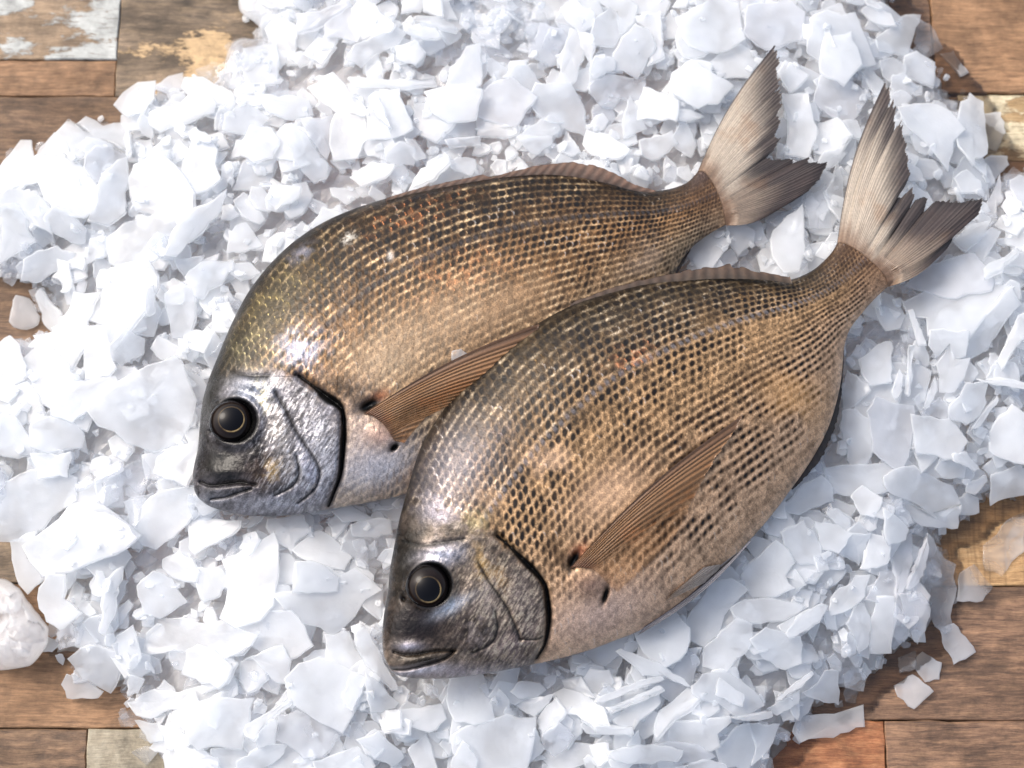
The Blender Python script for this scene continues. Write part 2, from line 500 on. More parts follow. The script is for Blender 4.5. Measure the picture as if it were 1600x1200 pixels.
    Zmb = F.z0 + F.tilt * (0.5 - wb)[None, :] * np.clip(depth / dmax, 0.15, 1)[:, None] + F.zu(g)[:, None]
    bot = unproj(PXb, PYb, Zmb)
    bot[..., 2] -= 0.55 * T[:, None] * profb
    ring = np.concatenate([top, bot], 1)
    R = NV + NB
    verts = ring.reshape(-1, 3)
    q = grid_quads(NU, R, wrap=True)
    # close the snout and the tail end
    c0 = len(verts); verts = np.concatenate([verts, ring[0].mean(0)[None], ring[-1].mean(0)[None]])
    j = np.arange(R); j1 = (j + 1) % R
    tri = np.concatenate([np.stack([np.full(R, c0), j1, j], 1), np.stack([np.full(R, c0 + 1), (NU - 1) * R + j, (NU - 1) * R + j1], 1)])
    def full(a, low):
        x = np.concatenate([a, np.broadcast_to(low, (NU, NB) + a.shape[2:])], 1).reshape((NU * R,) + a.shape[2:])
        return np.concatenate([x, x[:1], x[-1:]])
    attrs = {"pigment": full(col, np.array(F.c_belly)), "gloss_rough": full(np.clip(rough, 0.16, 0.8), 0.4), "silver": full(np.clip(metal, 0, 0.9), 0.1)}
    me = make_mesh("fish_body", verts, q[:, ::-1], tri[:, ::-1], True, attrs)
    F.body = add_obj("body", me, SKIN, root)
    # height maps used to rest the fins, the eye and the ice
    F.zmap = np.full((1300, 1800), np.nan)
    F.zmap[np.clip(PY.round().astype(int) + 50, 0, 1299), np.clip(PX.round().astype(int) + 100, 0, 1799)] = Z
    for _ in range(5):
        z = F.zmap; m = np.isnan(z)
        for sh in ((0, 1), (0, -1), (1, 0), (-1, 0)):
            r = np.roll(z, sh, (0, 1)); z = np.where(m & ~np.isnan(r) & np.isnan(z), r, z)
        F.zmap = z
    F.under = np.concatenate([unproj(PX, PY, Zm) - np.stack([0 * U, 0 * U, 0.55 * T[:, None] * prof], -1)], 0).reshape(-1, 3)
    F.grid = (PX, PY, Z)
    F.dmax = dmax

def z_at(F, x, y, default):
    xi = np.clip(np.round(x).astype(int) + 100, 0, 1799); yi = np.clip(np.round(y).astype(int) + 50, 0, 1299)
    z = F.zmap[yi, xi]
    return np.where(np.isnan(z), default, z)

def build_eye(F, root):
    ex, ey, er = F.eye
    PX, PY, Z = F.grid
    ring = (np.abs(np.hypot(PX - ex, PY - ey) - er * 1.05) < 2.0)
    P = unproj(PX[ring], PY[ring], Z[ring])
    c = P.mean(0); uu, ss, vt = np.linalg.svd(P - c); nrm = vt[2] * (1 if vt[2][2] > 0 else -1)
    nrm = nrm * 0.25 + np.array([0.05, -0.02, 0.75]); nrm /= np.linalg.norm(nrm)
    rad = er * PXM * 0.96
    x = np.cross([0, 1, 0], nrm); x /= np.linalg.norm(x); y = np.cross(nrm, x)
    px, py = F.pupil
    off = np.array([(px - ex), -(py - ey)]) * PXM * 0.95
    hgt = rad * 0.74
    def cap(r0, r1, cx0, cx1, nr, name, colf, parent):
        # annulus between circle r0 centred cx0 and r1 centred cx1, on one shared dome
        ns = 72; th = np.linspace(0, 2 * np.pi, ns, endpoint=False)
        k = np.linspace(0, 1, nr)[:, None]
        rr = r0 + (r1 - r0) * k
        X = (cx0[0] + (cx1[0] - cx0[0]) * k) + rr * np.cos(th); Y = (cx0[1] + (cx1[1] - cx0[1]) * k) + rr * np.sin(th)
        d = np.hypot(X, Y) / rad
        h = hgt * np.sqrt(np.maximum(0, 1 - 0.96 * d ** 2)) - 0.0012
        V = c + X[..., None] * x + Y[..., None] * y + h[..., None] * nrm
        cl = colf(k * np.ones(ns), th * np.ones((nr, 1)))
        q = grid_quads(nr, ns, wrap=True)
        me = make_mesh(name, V.reshape(-1, 3), q[:, ::-1], None, True, {"pigment": cl.reshape(-1, 3)})
        sl_ = 0.96 * hgt / rad ** 2 / np.sqrt(np.maximum(0.02, 1 - 0.96 * d ** 2))
        N = nrm + (sl_ * X)[..., None] * x + (sl_ * Y)[..., None] * y
        N = (N / np.linalg.norm(N, axis=-1, keepdims=True)).reshape(-1, 3)
        me.normals_split_custom_set_from_vertices([tuple(v) for v in N])
        return add_obj(name, me, EYE, parent)
    zero = np.zeros(2)
    rp = F.pupil_r * PXM
    def eyec(k, th):
        n = fbm(np.cos(th) * 3 + 7 + k, np.sin(th) * 3 + 7 + 3 * k, F.seed + 70)
        a = lin(26, 19, 17); b = lin(7, 6, 8)
        m = sstep(0.25, 0.75, k)[..., None]
        return (a * (0.5 + n[..., None])) * (1 - m) + b * m
    def irisc(k, th):
        n = fbm(np.cos(th) * 4 + 9, np.sin(th) * 4 + 9, F.seed + 71)
        g = np.exp(-((k - 0.18) / 0.13) ** 2)[..., None] * ((0.12 + 0.88 * np.clip(np.cos(th + 0.7), 0, 1)) * (0.3 + 0.9 * n))[..., None]
        return lin(22, 16, 15) * (1 - np.clip(g, 0, 1)) + lin(196, 168, 118) * np.clip(g, 0, 1)
    eye = cap(rp * 1.30, rad, off, zero, 22, "eye", eyec, root)
    cap(rp, rp * 1.30, off, off, 8, "iris", irisc, eye)
    cap(rp * 0.002, rp, off, off, 10, "pupil", lambda k, th: np.broadcast_to(lin(8, 8, 12), k.shape + (3,)), eye)

def build_fin(name, root, base, tip, zf, colf, nr=160, na=48, rays=40, jag=0.05, jag_n=60, bow=None, thick=0.0006, ridge=0.00022, seed=1, lin_tip=True):
    bp = resample(np.array(base, float), nr) if len(base) < 4 else smooth_poly(base, nr)
    tp = resample(np.array(tip, float), nr)
    s = np.linspace(0, 1, nr)[:, None]; a = np.linspace(0, 1, na)[None, :]
    jg = jag * (_hash(np.floor(s * jag_n), 0 * s, seed) * 0.8 + 0.2 * np.abs(np.mod(s * jag_n, 1) - 0.5) * 2)
    aa = a * (1 - jg)
    X = bp[:, None, 0] + (tp - bp)[:, None, 0] * aa; Y = bp[:, None, 1] + (tp - bp)[:, None, 1] * aa
    if bow is not None:
        bx, by = bow(s, aa); X = X + bx; Y = Y + by
    rr = np.cos(2 * np.pi * s * rays + 0.8 * np.sin(9 * s))
    Z = zf(X, Y, s + 0 * a, aa) + ridge * rr * (1 - 0.3 * a)
    top = unproj(X, Y, Z)
    th = thick * (1 - 0.75 * aa) * np.clip(aa / 0.15, 0.08, 1)
    bot = top.copy(); bot[..., 2] -= th
    C, clear = colf(X, Y, s + 0 * a, aa + 0 * s, rr + 0 * a)
    V = np.concatenate([top.reshape(-1, 3), bot.reshape(-1, 3)])
    q = grid_quads(nr, na); n = nr * na
    border = np.concatenate([np.arange(na), np.arange(1, nr) * na + na - 1, (nr - 1) * na + np.arange(na - 2, -1, -1), np.arange(nr - 2, 0, -1) * na])
    b1 = np.roll(border, -1)
    side = np.stack([border, b1, b1 + n, border + n], 1)
    me = make_mesh(name, V, np.concatenate([q, q[:, ::-1] + n, side]), None, True,
                   {"pigment": np.clip(np.concatenate([C.reshape(-1, 3)] * 2), 0.004, 0.8), "clear": np.concatenate([np.broadcast_to(clear, X.shape).ravel()] * 2)})
    return add_obj(name, me, FIN, root), top.reshape(-1, 3)

def fish_root(name, label, F):
    o = bpy.data.objects.new("sea_bream", None); COL.objects.link(o)
    p = unproj(F.centre[0], F.centre[1], F.z0 - 0.012)
    o.empty_display_size = 0.02
    o.location = p
    o["label"] = label; o["category"] = "fish"; o["group"] = "two whole fish lying on the ice"
    return o

def tail_colours(seed, dark):
    def f(X, Y, s, a, rr):
        n = fbm(s * 90, a * 2.5, seed); n2 = fbm(s * 22, a * 3, seed + 2); n3 = fbm(X / 26, Y / 26, seed + 4)
        c = lin(198, 184, 166) * (0.68 + 0.5 * n)[..., None]
        lowk = sstep(0.50, 0.72, s) * 0.62
        c = c * (1 - lowk[..., None]) + lin(124, 100, 80) * (0.5 + 0.7 * n)[..., None] * lowk[..., None]
        og = (0.35 * sstep(0.5, 0.8, n3) * sstep(0.15, 0.4, a))[..., None]
        c = c * (1 - og) + lin(160, 114, 70) * og
        e = sstep(0.34, 0.84, a + 0.30 * (n2 - 0.5) + 0.30 * (sstep(0.22, 0.62, s) - 0.45))[..., None]
        c = c * (1 - 0.93 * e) + lin(62, 52, 52) * (0.4 + 0.8 * n)[..., None] * 0.93 * e
        tipk = (dark * sstep(0.80, 1.0, a) * sstep(0.45, 0.8, s))[..., None]
        c = c * (1 - tipk) + lin(24, 20, 22) * tipk
        mid = (0.65 * np.exp(-((s - 0.57) / 0.035) ** 2) * sstep(0.25, 0.6, a))[..., None]
        c = c * (1 - mid) + lin(30, 24, 24) * mid
        base = (0.8 * (1 - sstep(0.0, 0.22, a + 0.16 * (n2 - 0.5))))[..., None]
        c = c * (1 - base) + lin(128, 96, 72) * (0.6 + 0.8 * n2)[..., None] * base
        c = c * (1 + 0.13 * rr * (0.4 + a))[..., None]
        ed = (0.6 * np.exp(-(s / 0.012) ** 2))[..., None]
        c = c * (1 - ed) + lin(60, 52, 54) * ed
        return c, 0.02 + 0.10 * a * (1 - s)
    return f

def pectoral_colours(seed, clear_low):
    def f(X, Y, s, a, rr):
        n = fbm(s * 60, a * 2, seed); n3 = fbm(X / 30, Y / 30, seed + 3)
        c = lin(150, 112, 76) * (0.5 + 0.75 * n)[..., None]
        og = (0.55 * sstep(0.5, 0.68, n3) * sstep(0.12, 0.5, s))[..., None]
        c = c * (1 - og) + lin(170, 112, 64) * og
        up = (0.65 * (1 - sstep(0.0, 0.16, s)) * sstep(0.0, 0.25, a))[..., None]
        c = c * (1 - up) + lin(78, 58, 50) * up
        b = (0.7 * (1 - sstep(0.0, 0.12, a)))[..., None]
        c = c * (1 - b) + lin(92, 66, 60) * b
        c = c * (1 + 0.24 * rr)[..., None]
        return c, np.clip(clear_low * sstep(0.20, 0.66, s + 0.1 * (a - 0.5)) + 0.16 - 0.16 * rr, 0, 0.96)
    return f

# ---- front fish
F2 = FishShape()
F2.contrast = 1.5; F2.cheek = (785, 950); F2.snout = (645, 985); F2.c_fleck = lin(196, 180, 154); F2.ll_dark = 0.45; F2.ll_light = 0.32; F2.seed = 3; F2.z0 = 0.053; F2.tilt = 0.022; F2.thick = 0.205; F2.pitch = 13.6
F2.zu = lambda g: -0.002 * sstep(0.7, 1.0, g)
F2.centre = (960, 720)
F2.dorsal = [(608, 1043), (600, 1025), (597, 998), (600, 960), (606, 926), (609, 892), (615, 858), (623, 815), (634, 775), (645, 735), (661, 690), (685, 645), (715, 605), (755, 565), (800, 526), (850, 495), (900, 472), (950, 455), (1000, 441), (1050, 433), (1100, 429), (1150, 428), (1200, 431), (1232, 437), (1265, 425), (1290, 405), (1306, 384), (1318, 355)]
F2.ventral = [(608, 1043), (622, 1055), (650, 1060), (700, 1060), (760, 1052), (820, 1041), (870, 1030), (920, 1016), (960, 1001), (1000, 985), (1045, 958), (1090, 926), (1130, 888), (1165, 851), (1200, 812), (1235, 766), (1265, 723), (1290, 678), (1306, 632), (1315, 588), (1319, 545), (1328, 515), (1348, 488), (1374, 460), (1404, 434)]
F2.lateral = [(760, 806), (785, 770), (833, 708), (891, 647), (954, 594), (1007, 563), (1099, 521), (1172, 495), (1244, 474), (1290, 455), (1330, 425), (1360, 396)]
F2.head_line = [(622, 800), (660, 800), (700, 806), (745, 812), (777, 836), (794, 851), (818, 875), (838, 895), (851, 914), (856, 937), (858, 970), (852, 1006), (836, 1034), (820, 1060)]
F2.head_close = [(800, 1150), (500, 1150), (500, 800)]
F2.gill = [(777, 838), (794, 852), (818, 876), (838, 896), (851, 915), (855, 937), (857, 970), (851, 1006), (838, 1028)]
F2.gill_close = [(780, 1100), (500, 1100), (500, 838)]
F2.gill_w = lambda X, Y: 2.2 + 3.6 * blob(X, Y, 826, 884, 30, 26) + 3.6 * blob(X, Y, 857, 950, 20, 42)
F2.eye = (673, 913, 33); F2.pupil = (675, 921); F2.pupil_r = 17.0; F2.nostril = (631, 936)
F2.creases = [
    ([(747, 879), (763, 907), (780, 931), (794, 953), (807, 984), (813, 999)], 3.4, 0.0010),
    ([(813, 999), (838, 999), (848, 994)], 2.6, 0.0006),
    ([(616, 1019), (634, 1023), (653, 1022), (681, 1017), (711, 1017)], 2.6, 0.0014),
    ([(611, 1046), (632, 1046), (656, 1041), (684, 1033), (703, 1024), (708, 1018)], 3.0, 0.0020),
    ([(774, 955), (777, 985), (766, 1006), (740, 1020)], 3.5, 0.0006),
    ([(628, 845), (660, 852), (700, 846), (725, 842)], 4.0, 0.0006)]
F2.bumps = [(640, 1010, 30, 9, 0, 0.0012), (660, 1030, 44, 6, -10, 0.0016), (745, 960, 22, 50, -12, 0.0010), (820, 960, 22, 50, -20, 0.0008),
            (795, 1015, 30, 16, -25, 0.0009), (640, 960, 26, 26, 0, 0.0006), (905, 905, 22, 26, 40, 0.0016), (925, 915, 22, 20, 0, 0.0022), (690, 862, 40, 12, 10, 0.0012)]
F2.pits = [(897, 876, 16, 7, 118), (946, 930, 4, 14, 18)]
F2.relief = lambda U, W: 0.75 + 0.5 * (1 - sstep(0.2, 0.5, U)) + 0.3 * (W < 0.3)
F2.c_back, F2.c_mid, F2.c_belly = lin(98, 78, 50), lin(202, 160, 112), lin(222, 180, 142)
F2.c_head = lin(128, 112, 98)
F2.net_light = 0.8; F2.net_low = 0.25; F2.c_net = lin(208, 190, 162)
F2.c_tailtint = 0.6
def _sp2(U, W, wl):
    a = np.where(W < wl, 0.98, 1.0 - 0.62 * sstep(0.12, 0.42, W - wl))
    a = a * (1 - 0.6 * sstep(0.5, 0.85, U) * sstep(0.03, 0.12, W - wl)) * (1 - 0.7 * sstep(0.8, 0.95, W))
    a = a * (0.65 + 0.35 * sstep(0.26, 0.40, U + 0.1 * W)) * sstep(0.0, 0.05, W)
    return np.clip(a, 0.10, 1)
F2.spots = _sp2
F2.rows = lambda U, W: sstep(0.35, 0.5, U) * sstep(0.42, 0.6, W) * (1 - sstep(0.86, 0.95, W)) * 1.0
sil, silb = lin(180, 176, 190), lin(150, 152, 172)
gold, orng = lin(176, 138, 60), lin(186, 124, 74)
F2.paint = [
    (705, 735, 62, 82, 40, silb, 0.32, 0.4, 0.33, 0), (680, 800, 40, 30, 20, sil, 0.5, 0.45, 0.3, 14), (760, 700, 30, 60, 45, sil, 0.5, 0.5, 0.28, -12),
    (770, 745, 16, 12, 0, gold, 0.7, 0.4, 0.3, -9), (985, 562, 42, 20, -35, lin(222, 146, 98), 2.6, 0.6, 0.22, -9), (1175, 465, 40, 16, -10, lin(170, 122, 50), 0.8, 0.45, 0.25, -14),  # the reddish-orange patch paints a warm glint into the scale colour
    (840, 560, 24, 16, -40, lin(170, 128, 60), 0.7, 0.4, 0.3, -12), (1010, 650, 26, 20, 0, orng, 0.35, 0.1, 0.4, -8), (900, 745, 20, 14, 0, orng, 0.4, 0.1, 0.4, -8),
    (1240, 620, 50, 40, 30, lin(206, 156, 96), 0.5, 0.05, 0.5, 40), (1195, 735, 26, 26, 0, orng, 0.35, 0.05, 0.4, -8),
    (950, 770, 70, 40, -35, lin(204, 166, 132), 0.6, 0.05, 0.5, 0), (940, 960, 90, 40, -20, lin(186, 160, 148), 0.7, 0.2, 0.42, 0), (860, 720, 40, 30, 0, lin(190, 160, 136), 0.4, 0.1, 0.45, 20),
    (633, 870, 26, 80, 12, lin(48, 41, 33), 1.1, 0.2, 0.26, 0), (650, 975, 62, 36, 0, lin(46, 35, 35), 1.2, 0.12, 0.2, 0), (720, 985, 30, 40, 0, lin(72, 58, 54), 0.6, 0.2, 0.3, 0),
    (760, 925, 20, 46, -12, lin(150, 138, 132), 0.75, 0.35, 0.32, 0), (752, 880, 14, 40, -15, gold, 0.6, 0.4, 0.3, 10), (785, 905, 14, 30, -25, lin(178, 136, 60), 0.55, 0.4, 0.3, 10),
    (815, 930, 26, 50, -22, lin(134, 122, 118), 0.75, 0.35, 0.34, 0), (745, 985, 22, 34, 0, lin(150, 138, 136), 0.6, 0.3, 0.35, 8), (800, 1010, 40, 26, -20, lin(140, 124, 126), 0.6, 0.35, 0.32, 0),
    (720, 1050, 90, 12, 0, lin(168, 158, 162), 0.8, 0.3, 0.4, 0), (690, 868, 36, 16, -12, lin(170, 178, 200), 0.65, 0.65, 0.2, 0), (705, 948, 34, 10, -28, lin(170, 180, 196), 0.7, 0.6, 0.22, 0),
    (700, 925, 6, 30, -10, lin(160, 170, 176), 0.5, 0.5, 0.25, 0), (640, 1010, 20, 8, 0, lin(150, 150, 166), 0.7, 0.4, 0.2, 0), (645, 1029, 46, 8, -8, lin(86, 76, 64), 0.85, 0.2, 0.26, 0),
    (655, 1048, 40, 6, -8, lin(178, 176, 186), 0.8, 0.35, 0.3, 0), (740, 815, 26, 20, 0, lin(176, 160, 110), 0.5, 0.5, 0.28, 8), (690, 830, 44, 20, 10, lin(96, 82, 66), 0.6, 0.3, 0.3, 8),
    (870, 860, 22, 36, -35, lin(92, 66, 40), 0.6, 0.2, 0.35, 8), (905, 862, 14, 10, -40, lin(190, 96, 50), 0.7, 0.1, 0.35, 0), (925, 915, 26, 20, 0, lin(150, 116, 100), 0.7, 0.15, 0.3, 0),
    (1290, 440, 40, 34, -30, lin(72, 58, 44), 0.5, 0.2, 0.35, 0), (846, 1000, 9, 36, 12, lin(150, 132, 110), 0.75, 0.3, 0.3, 0)]

# ---- rear fish
F1 = FishShape()
F1.contrast = 1.55; F1.cheek = (465, 695); F1.snout = (345, 725); F1.c_fleck = lin(198, 196, 196); F1.ll_dark = 0.6; F1.ll_light = 0.15; F1.seed = 8; F1.z0 = 0.046; F1.tilt = 0.004; F1.thick = 0.205; F1.pitch = 13.0
F1.zu = lambda g: -0.002 * sstep(0.7, 1.0, g)
F1.centre = (700, 520)
F1.dorsal = [(304, 768), (301, 748), (303, 728), (309, 700), (312, 665), (316, 630), (325, 596), (339, 560), (352, 528), (366, 497), (387, 458), (416, 419), (451, 384), (490, 356), (531, 335), (580, 317), (640, 300), (700, 287), (755, 277), (800, 271), (850, 267), (900, 270), (950, 280), (990, 292), (1012, 298), (1042, 296), (1070, 287), (1087, 272), (1102, 250)]
F1.ventral = [(304, 768), (312, 780), (332, 793), (370, 803), (420, 807), (470, 803), (512, 796), (560, 788), (610, 778), (655, 765), (720, 738), (800, 694), (880, 636), (945, 572), (1000, 508), (1045, 445), (1062, 412), (1080, 388), (1108, 366), (1146, 345)]
F1.lateral = [(470, 560), (482, 536), (530, 491), (587, 445), (672, 401), (753, 368), (839, 348), (934, 336), (1029, 330), (1080, 318), (1122, 300)]
F1.head_line = [(326, 592), (360, 588), (400, 580), (440, 578), (467, 589), (487, 602), (510, 620), (533, 637), (537, 670), (535, 705), (532, 742), (520, 770), (512, 795), (505, 820)]
F1.head_close = [(480, 900), (200, 900), (200, 590)]
F1.gill = [(467, 588), (487, 602), (510, 620), (533, 638), (537, 670), (535, 705), (531, 742), (521, 770), (513, 790)]
F1.gill_close = [(490, 860), (200, 860), (200, 588)]
F1.gill_w = lambda X, Y: 2.6 + 6.0 * blob(X, Y, 512, 624, 28, 16) + 2.4 * blob(X, Y, 534, 700, 20, 60)
F1.eye = (367, 657, 34); F1.pupil = (371, 658); F1.pupil_r = 18.0; F1.nostril = (329, 674)
F1.creases = [
    ([(430, 612), (446, 640), (460, 668), (473, 690), (486, 708), (497, 728), (499, 746), (490, 766), (466, 786)], 3.4, 0.0011),
    ([(463, 712), (467, 740), (456, 760), (430, 774)], 3.5, 0.0007),
    ([(313, 753), (328, 758), (350, 757), (375, 754), (400, 758)], 3.2, 0.0018),
    ([(330, 780), (352, 777), (372, 770), (392, 764)], 2.8, 0.0012),
    ([(360, 581), (392, 588), (420, 588)], 4, 0.0006)]
F1.bumps = [(345, 738, 34, 16, 0, 0.0018), (360, 764, 40, 6, -8, 0.0012), (440, 690, 18, 48, -14, 0.0010), (505, 690, 20, 50, -12, 0.0009),
            (482, 738, 16, 30, -20, 0.0014), (592, 680, 20, 22, 30, 0.0020), (608, 690, 14, 14, 0, 0.0016), (395, 600, 36, 12, 10, 0.0012)]
F1.pits = [(577, 634, 17, 8, 150), (616, 699, 4, 8, 50)]
F1.relief = lambda U, W: 1.1 + 0.4 * sstep(0.45, 0.6, W) * (1 - sstep(0.5, 0.8, U))
F1.c_back, F1.c_mid, F1.c_belly = lin(90, 64, 36), lin(170, 124, 76), lin(194, 166, 130)
F1.c_head = lin(120, 116, 122)
F1.net_light = 1.1; F1.net_low = 0.9; F1.c_net = lin(214, 186, 144)
F1.c_tailtint = 0.5
def _sp1(U, W, wl):
    a = np.where(W < wl, 1.05, 1.0 - 0.4 * sstep(0.1, 0.4, W - wl))
    a = a * (0.8 + 0.2 * sstep(0.25, 0.5, U)) * sstep(0.0, 0.05, W)
    return np.clip(a, 0.15, 1)
F1.spots = _sp1
F1.rows = lambda U, W: sstep(0.45, 0.6, U) * sstep(0.35, 0.6, W) * 0.5
F1.paint = [
    (420, 480, 46, 110, 42, lin(84, 76, 50), 0.75, 0.2, 0.34, 0), (372, 550, 40, 40, 0, lin(70, 66, 48), 0.7, 0.2, 0.34, 0),
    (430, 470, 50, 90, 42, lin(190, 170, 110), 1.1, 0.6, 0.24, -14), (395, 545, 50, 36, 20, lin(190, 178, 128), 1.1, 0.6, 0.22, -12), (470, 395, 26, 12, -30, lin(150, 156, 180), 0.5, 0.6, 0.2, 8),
    (500, 420, 30, 24, -30, lin(168, 128, 60), 0.9, 0.45, 0.28, -14), (715, 432, 70, 34, -20, lin(222, 148, 92), 3.0, 0.5, 0.25, -9), (640, 335, 90, 22, -18, lin(206, 132, 80), 2.4, 0.45, 0.28, -10),  # both orange patches paint a warm sheen onto the scale rims
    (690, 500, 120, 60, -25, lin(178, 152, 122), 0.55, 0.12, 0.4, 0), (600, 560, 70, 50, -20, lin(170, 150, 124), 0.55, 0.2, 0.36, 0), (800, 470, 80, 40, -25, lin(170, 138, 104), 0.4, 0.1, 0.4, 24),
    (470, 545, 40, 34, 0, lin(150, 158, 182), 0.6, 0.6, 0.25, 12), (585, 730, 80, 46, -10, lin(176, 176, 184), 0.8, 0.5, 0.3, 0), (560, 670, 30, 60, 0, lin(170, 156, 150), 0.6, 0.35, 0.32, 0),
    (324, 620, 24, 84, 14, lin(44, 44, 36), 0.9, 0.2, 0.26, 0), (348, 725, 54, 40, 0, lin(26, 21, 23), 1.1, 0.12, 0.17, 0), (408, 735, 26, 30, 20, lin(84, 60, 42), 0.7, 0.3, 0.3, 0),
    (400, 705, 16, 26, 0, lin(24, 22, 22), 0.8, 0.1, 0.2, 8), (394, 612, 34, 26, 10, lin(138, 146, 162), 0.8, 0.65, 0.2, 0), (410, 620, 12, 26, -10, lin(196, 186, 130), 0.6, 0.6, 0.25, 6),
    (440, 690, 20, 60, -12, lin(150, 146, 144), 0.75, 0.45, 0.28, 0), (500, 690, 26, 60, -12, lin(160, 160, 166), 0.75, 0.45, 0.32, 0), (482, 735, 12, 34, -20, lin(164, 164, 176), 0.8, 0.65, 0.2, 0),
    (430, 790, 90, 14, 0, lin(156, 156, 164), 0.8, 0.4, 0.32, 0), (460, 770, 40, 10, -20, lin(150, 148, 156), 0.6, 0.55, 0.25, 0), (330, 780, 26, 14, 0, lin(124, 126, 134), 0.8, 0.4, 0.3, 0),
    (545, 610, 50, 22, 25, lin(66, 48, 30), 0.7, 0.15, 0.35, 8), (592, 620, 16, 8, -30, lin(178, 96, 50), 0.6, 0.1, 0.35, 0), (595, 680, 26, 22, 0, lin(164, 132, 118), 0.7, 0.2, 0.28, 0),
    (425, 735, 18, 22, 20, lin(168, 138, 76), 0.6, 0.4, 0.3, 8), (545, 372, 14, 9, -40, lin(190, 186, 176), 0.8, 0.4, 0.3, 3), (610, 400, 5, 7, 0, lin(200, 196, 190), 0.7, 0.4, 0.25, 0),
    (1010, 400, 50, 30, -40, lin(150, 130, 112), 0.5, 0.1, 0.4, 20), (1100, 270, 30, 14, -40, lin(70, 76, 88), 0.7, 0.4, 0.22, 0)]

fish2 = fish_root("sea_bream", "front sea bream, the larger and paler tan one, its back lying over the other's belly", F2)
fish1 = fish_root("sea_bream", "rear sea bream, darker and golden brown, belly tucked under the front fish", F1)
build_body(F2, fish2); build_body(F1, fish1)
build_eye(F2, fish2); build_eye(F1, fish1)

def smooth_z(zf):
    def f(X, Y, s, a):
        z = zf(X, Y, s, a)
        for _ in range(6):
            zp = np.pad(z, 1, mode='edge'); z = (zp[1:-1, :-2] + zp[1:-1, 2:] + zp[:-2, 1:-1] + zp[2:, 1:-1] + 2 * zp[1:-1, 1:-1]) / 6
        return z
    return f
# tails
def tail_z(F, zt, z_base):
    def f(X, Y, s, a):
        zb = z_at(F, X, Y, z_base) + 0.00025
        k = sstep(0.04, 0.22, a)
        return zb * (1 - k) + k * (z_base + (zt - z_base) * a + 0.0025 * np.sin(5 * s + 1) * a)
    return f
T2 = [(1386, 121), (1390, 132), (1393, 150), (1391, 170), (1395, 176), (1399, 148), (1401, 170), (1399, 200), (1404, 192), (1411, 184), (1412, 200), (1417, 219), (1420, 240), (1423, 272), (1415, 290), (1402, 308), (1410, 306), (1427, 290), (1430, 306), (1418, 338), (1430, 312), (1440, 306), (1451, 308), (1446, 328), (1466, 309), (1480, 314), (1484, 310), (1505, 312), (1539, 306), (1535, 330), (1515, 346), (1496, 362), (1482, 386)]
B2 = [(1308, 380), (1316, 379), (1331, 386), (1350, 399), (1369, 416), (1382, 432), (1388, 448)]
f, p2 = build_fin("tail_fin", fish2, B2, T2, smooth_z(tail_z(F2, 0.047, 0.0545)), tail_colours(31, 0.7), nr=420, na=70, rays=64, ridge=0.00010, jag=0.05, jag_n=110,
              bow=lambda s, a: (-13 * np.sin(np.pi * a) * (1 - sstep(0, 0.5, s)) + 2 * np.sin(np.pi * a) * s, -3 * np.sin(np.pi * a) * (1 - s) + 10 * np.sin(np.pi * a) * sstep(0.6, 1, s)), seed=4)
T1 = [(1213, 67), (1218, 80), (1219, 100), (1221, 132), (1214, 141), (1224, 134), (1222, 150), (1224, 162), (1214, 180), (1224, 184), (1220, 196), (1211, 210), (1222, 214), (1212, 232), (1198, 246), (1215, 248), (1245, 246), (1240, 254), (1264, 245), (1270, 252), (1294, 252), (1290, 268), (1284, 278), (1265, 298), (1240, 314), (1222, 324)]
B1 = [(1090, 268), (1099, 268), (1108, 278), (1118, 294), (1125, 312), (1130, 332), (1134, 352)]
f, p1 = build_fin("tail_fin", fish1, B1, T1, smooth_z(tail_z(F1, 0.043, 0.0465)), tail_colours(33, 0.85), nr=420, na=70, rays=64, ridge=0.00010, jag=0.05, jag_n=110,
              bow=lambda s, a: (-10 * np.sin(np.pi * a) * (1 - sstep(0, 0.5, s)), -4 * np.sin(np.pi * a) * (1 - s) + 9 * np.sin(np.pi * a) * sstep(0.6, 1, s)), seed=6)
TAILS = np.concatenate([p1, p2])

def pect_z(F, lift):
    def f(X, Y, s, a):
        return z_at(F, X, Y, F.z0) + 0.0008 + lift * sstep(0, 0.25, a) * (1 - sstep(0.25, 0.7, s))
    return f
build_fin("pectoral_fin", fish2, [(890, 888), (906, 886), (930, 892), (950, 912)], [(1162, 647), (1156, 664), (1120, 716), (1086, 776), (1062, 830), (1016, 880), (965, 925)],
          smooth_z(pect_z(F2, 0.0010)), pectoral_colours(41, 0.99), nr=170, na=60, rays=19, jag=0.03, jag_n=40,
          bow=lambda s, a: (-9 * np.sin(np.pi * a) * (1 - s), -9 * np.sin(np.pi * a) * (1 - s)), seed=9)
build_fin("pectoral_fin", fish1, [(568, 646), (582, 650), (600, 664), (616, 688)], [(850, 503), (846, 522), (800, 568), (750, 605), (705, 632), (665, 652), (632, 692)],
          smooth_z(pect_z(F1, 0.0026)), pectoral_colours(43, 0.45), nr=170, na=60, rays=19, jag=0.03, jag_n=40,
          bow=lambda s, a: (-5 * np.sin(np.pi * a) * (1 - s), -10 * np.sin(np.pi * a) * (1 - s)), seed=10)

def flat_colours(c0, c1, seed, clear=0.05, ray=0.3):
    def f(X, Y, s, a, rr):
        n = fbm(s * 70, a * 2, seed)
        c = (c0 * (1 - a[..., None]) + c1 * a[..., None]) * (0.6 + 0.8 * n)[..., None] * (1 + ray * rr)[..., None]
        return c, clear
    return f
def edge_z(F, z): return lambda X, Y, s, a: z + 0 * X
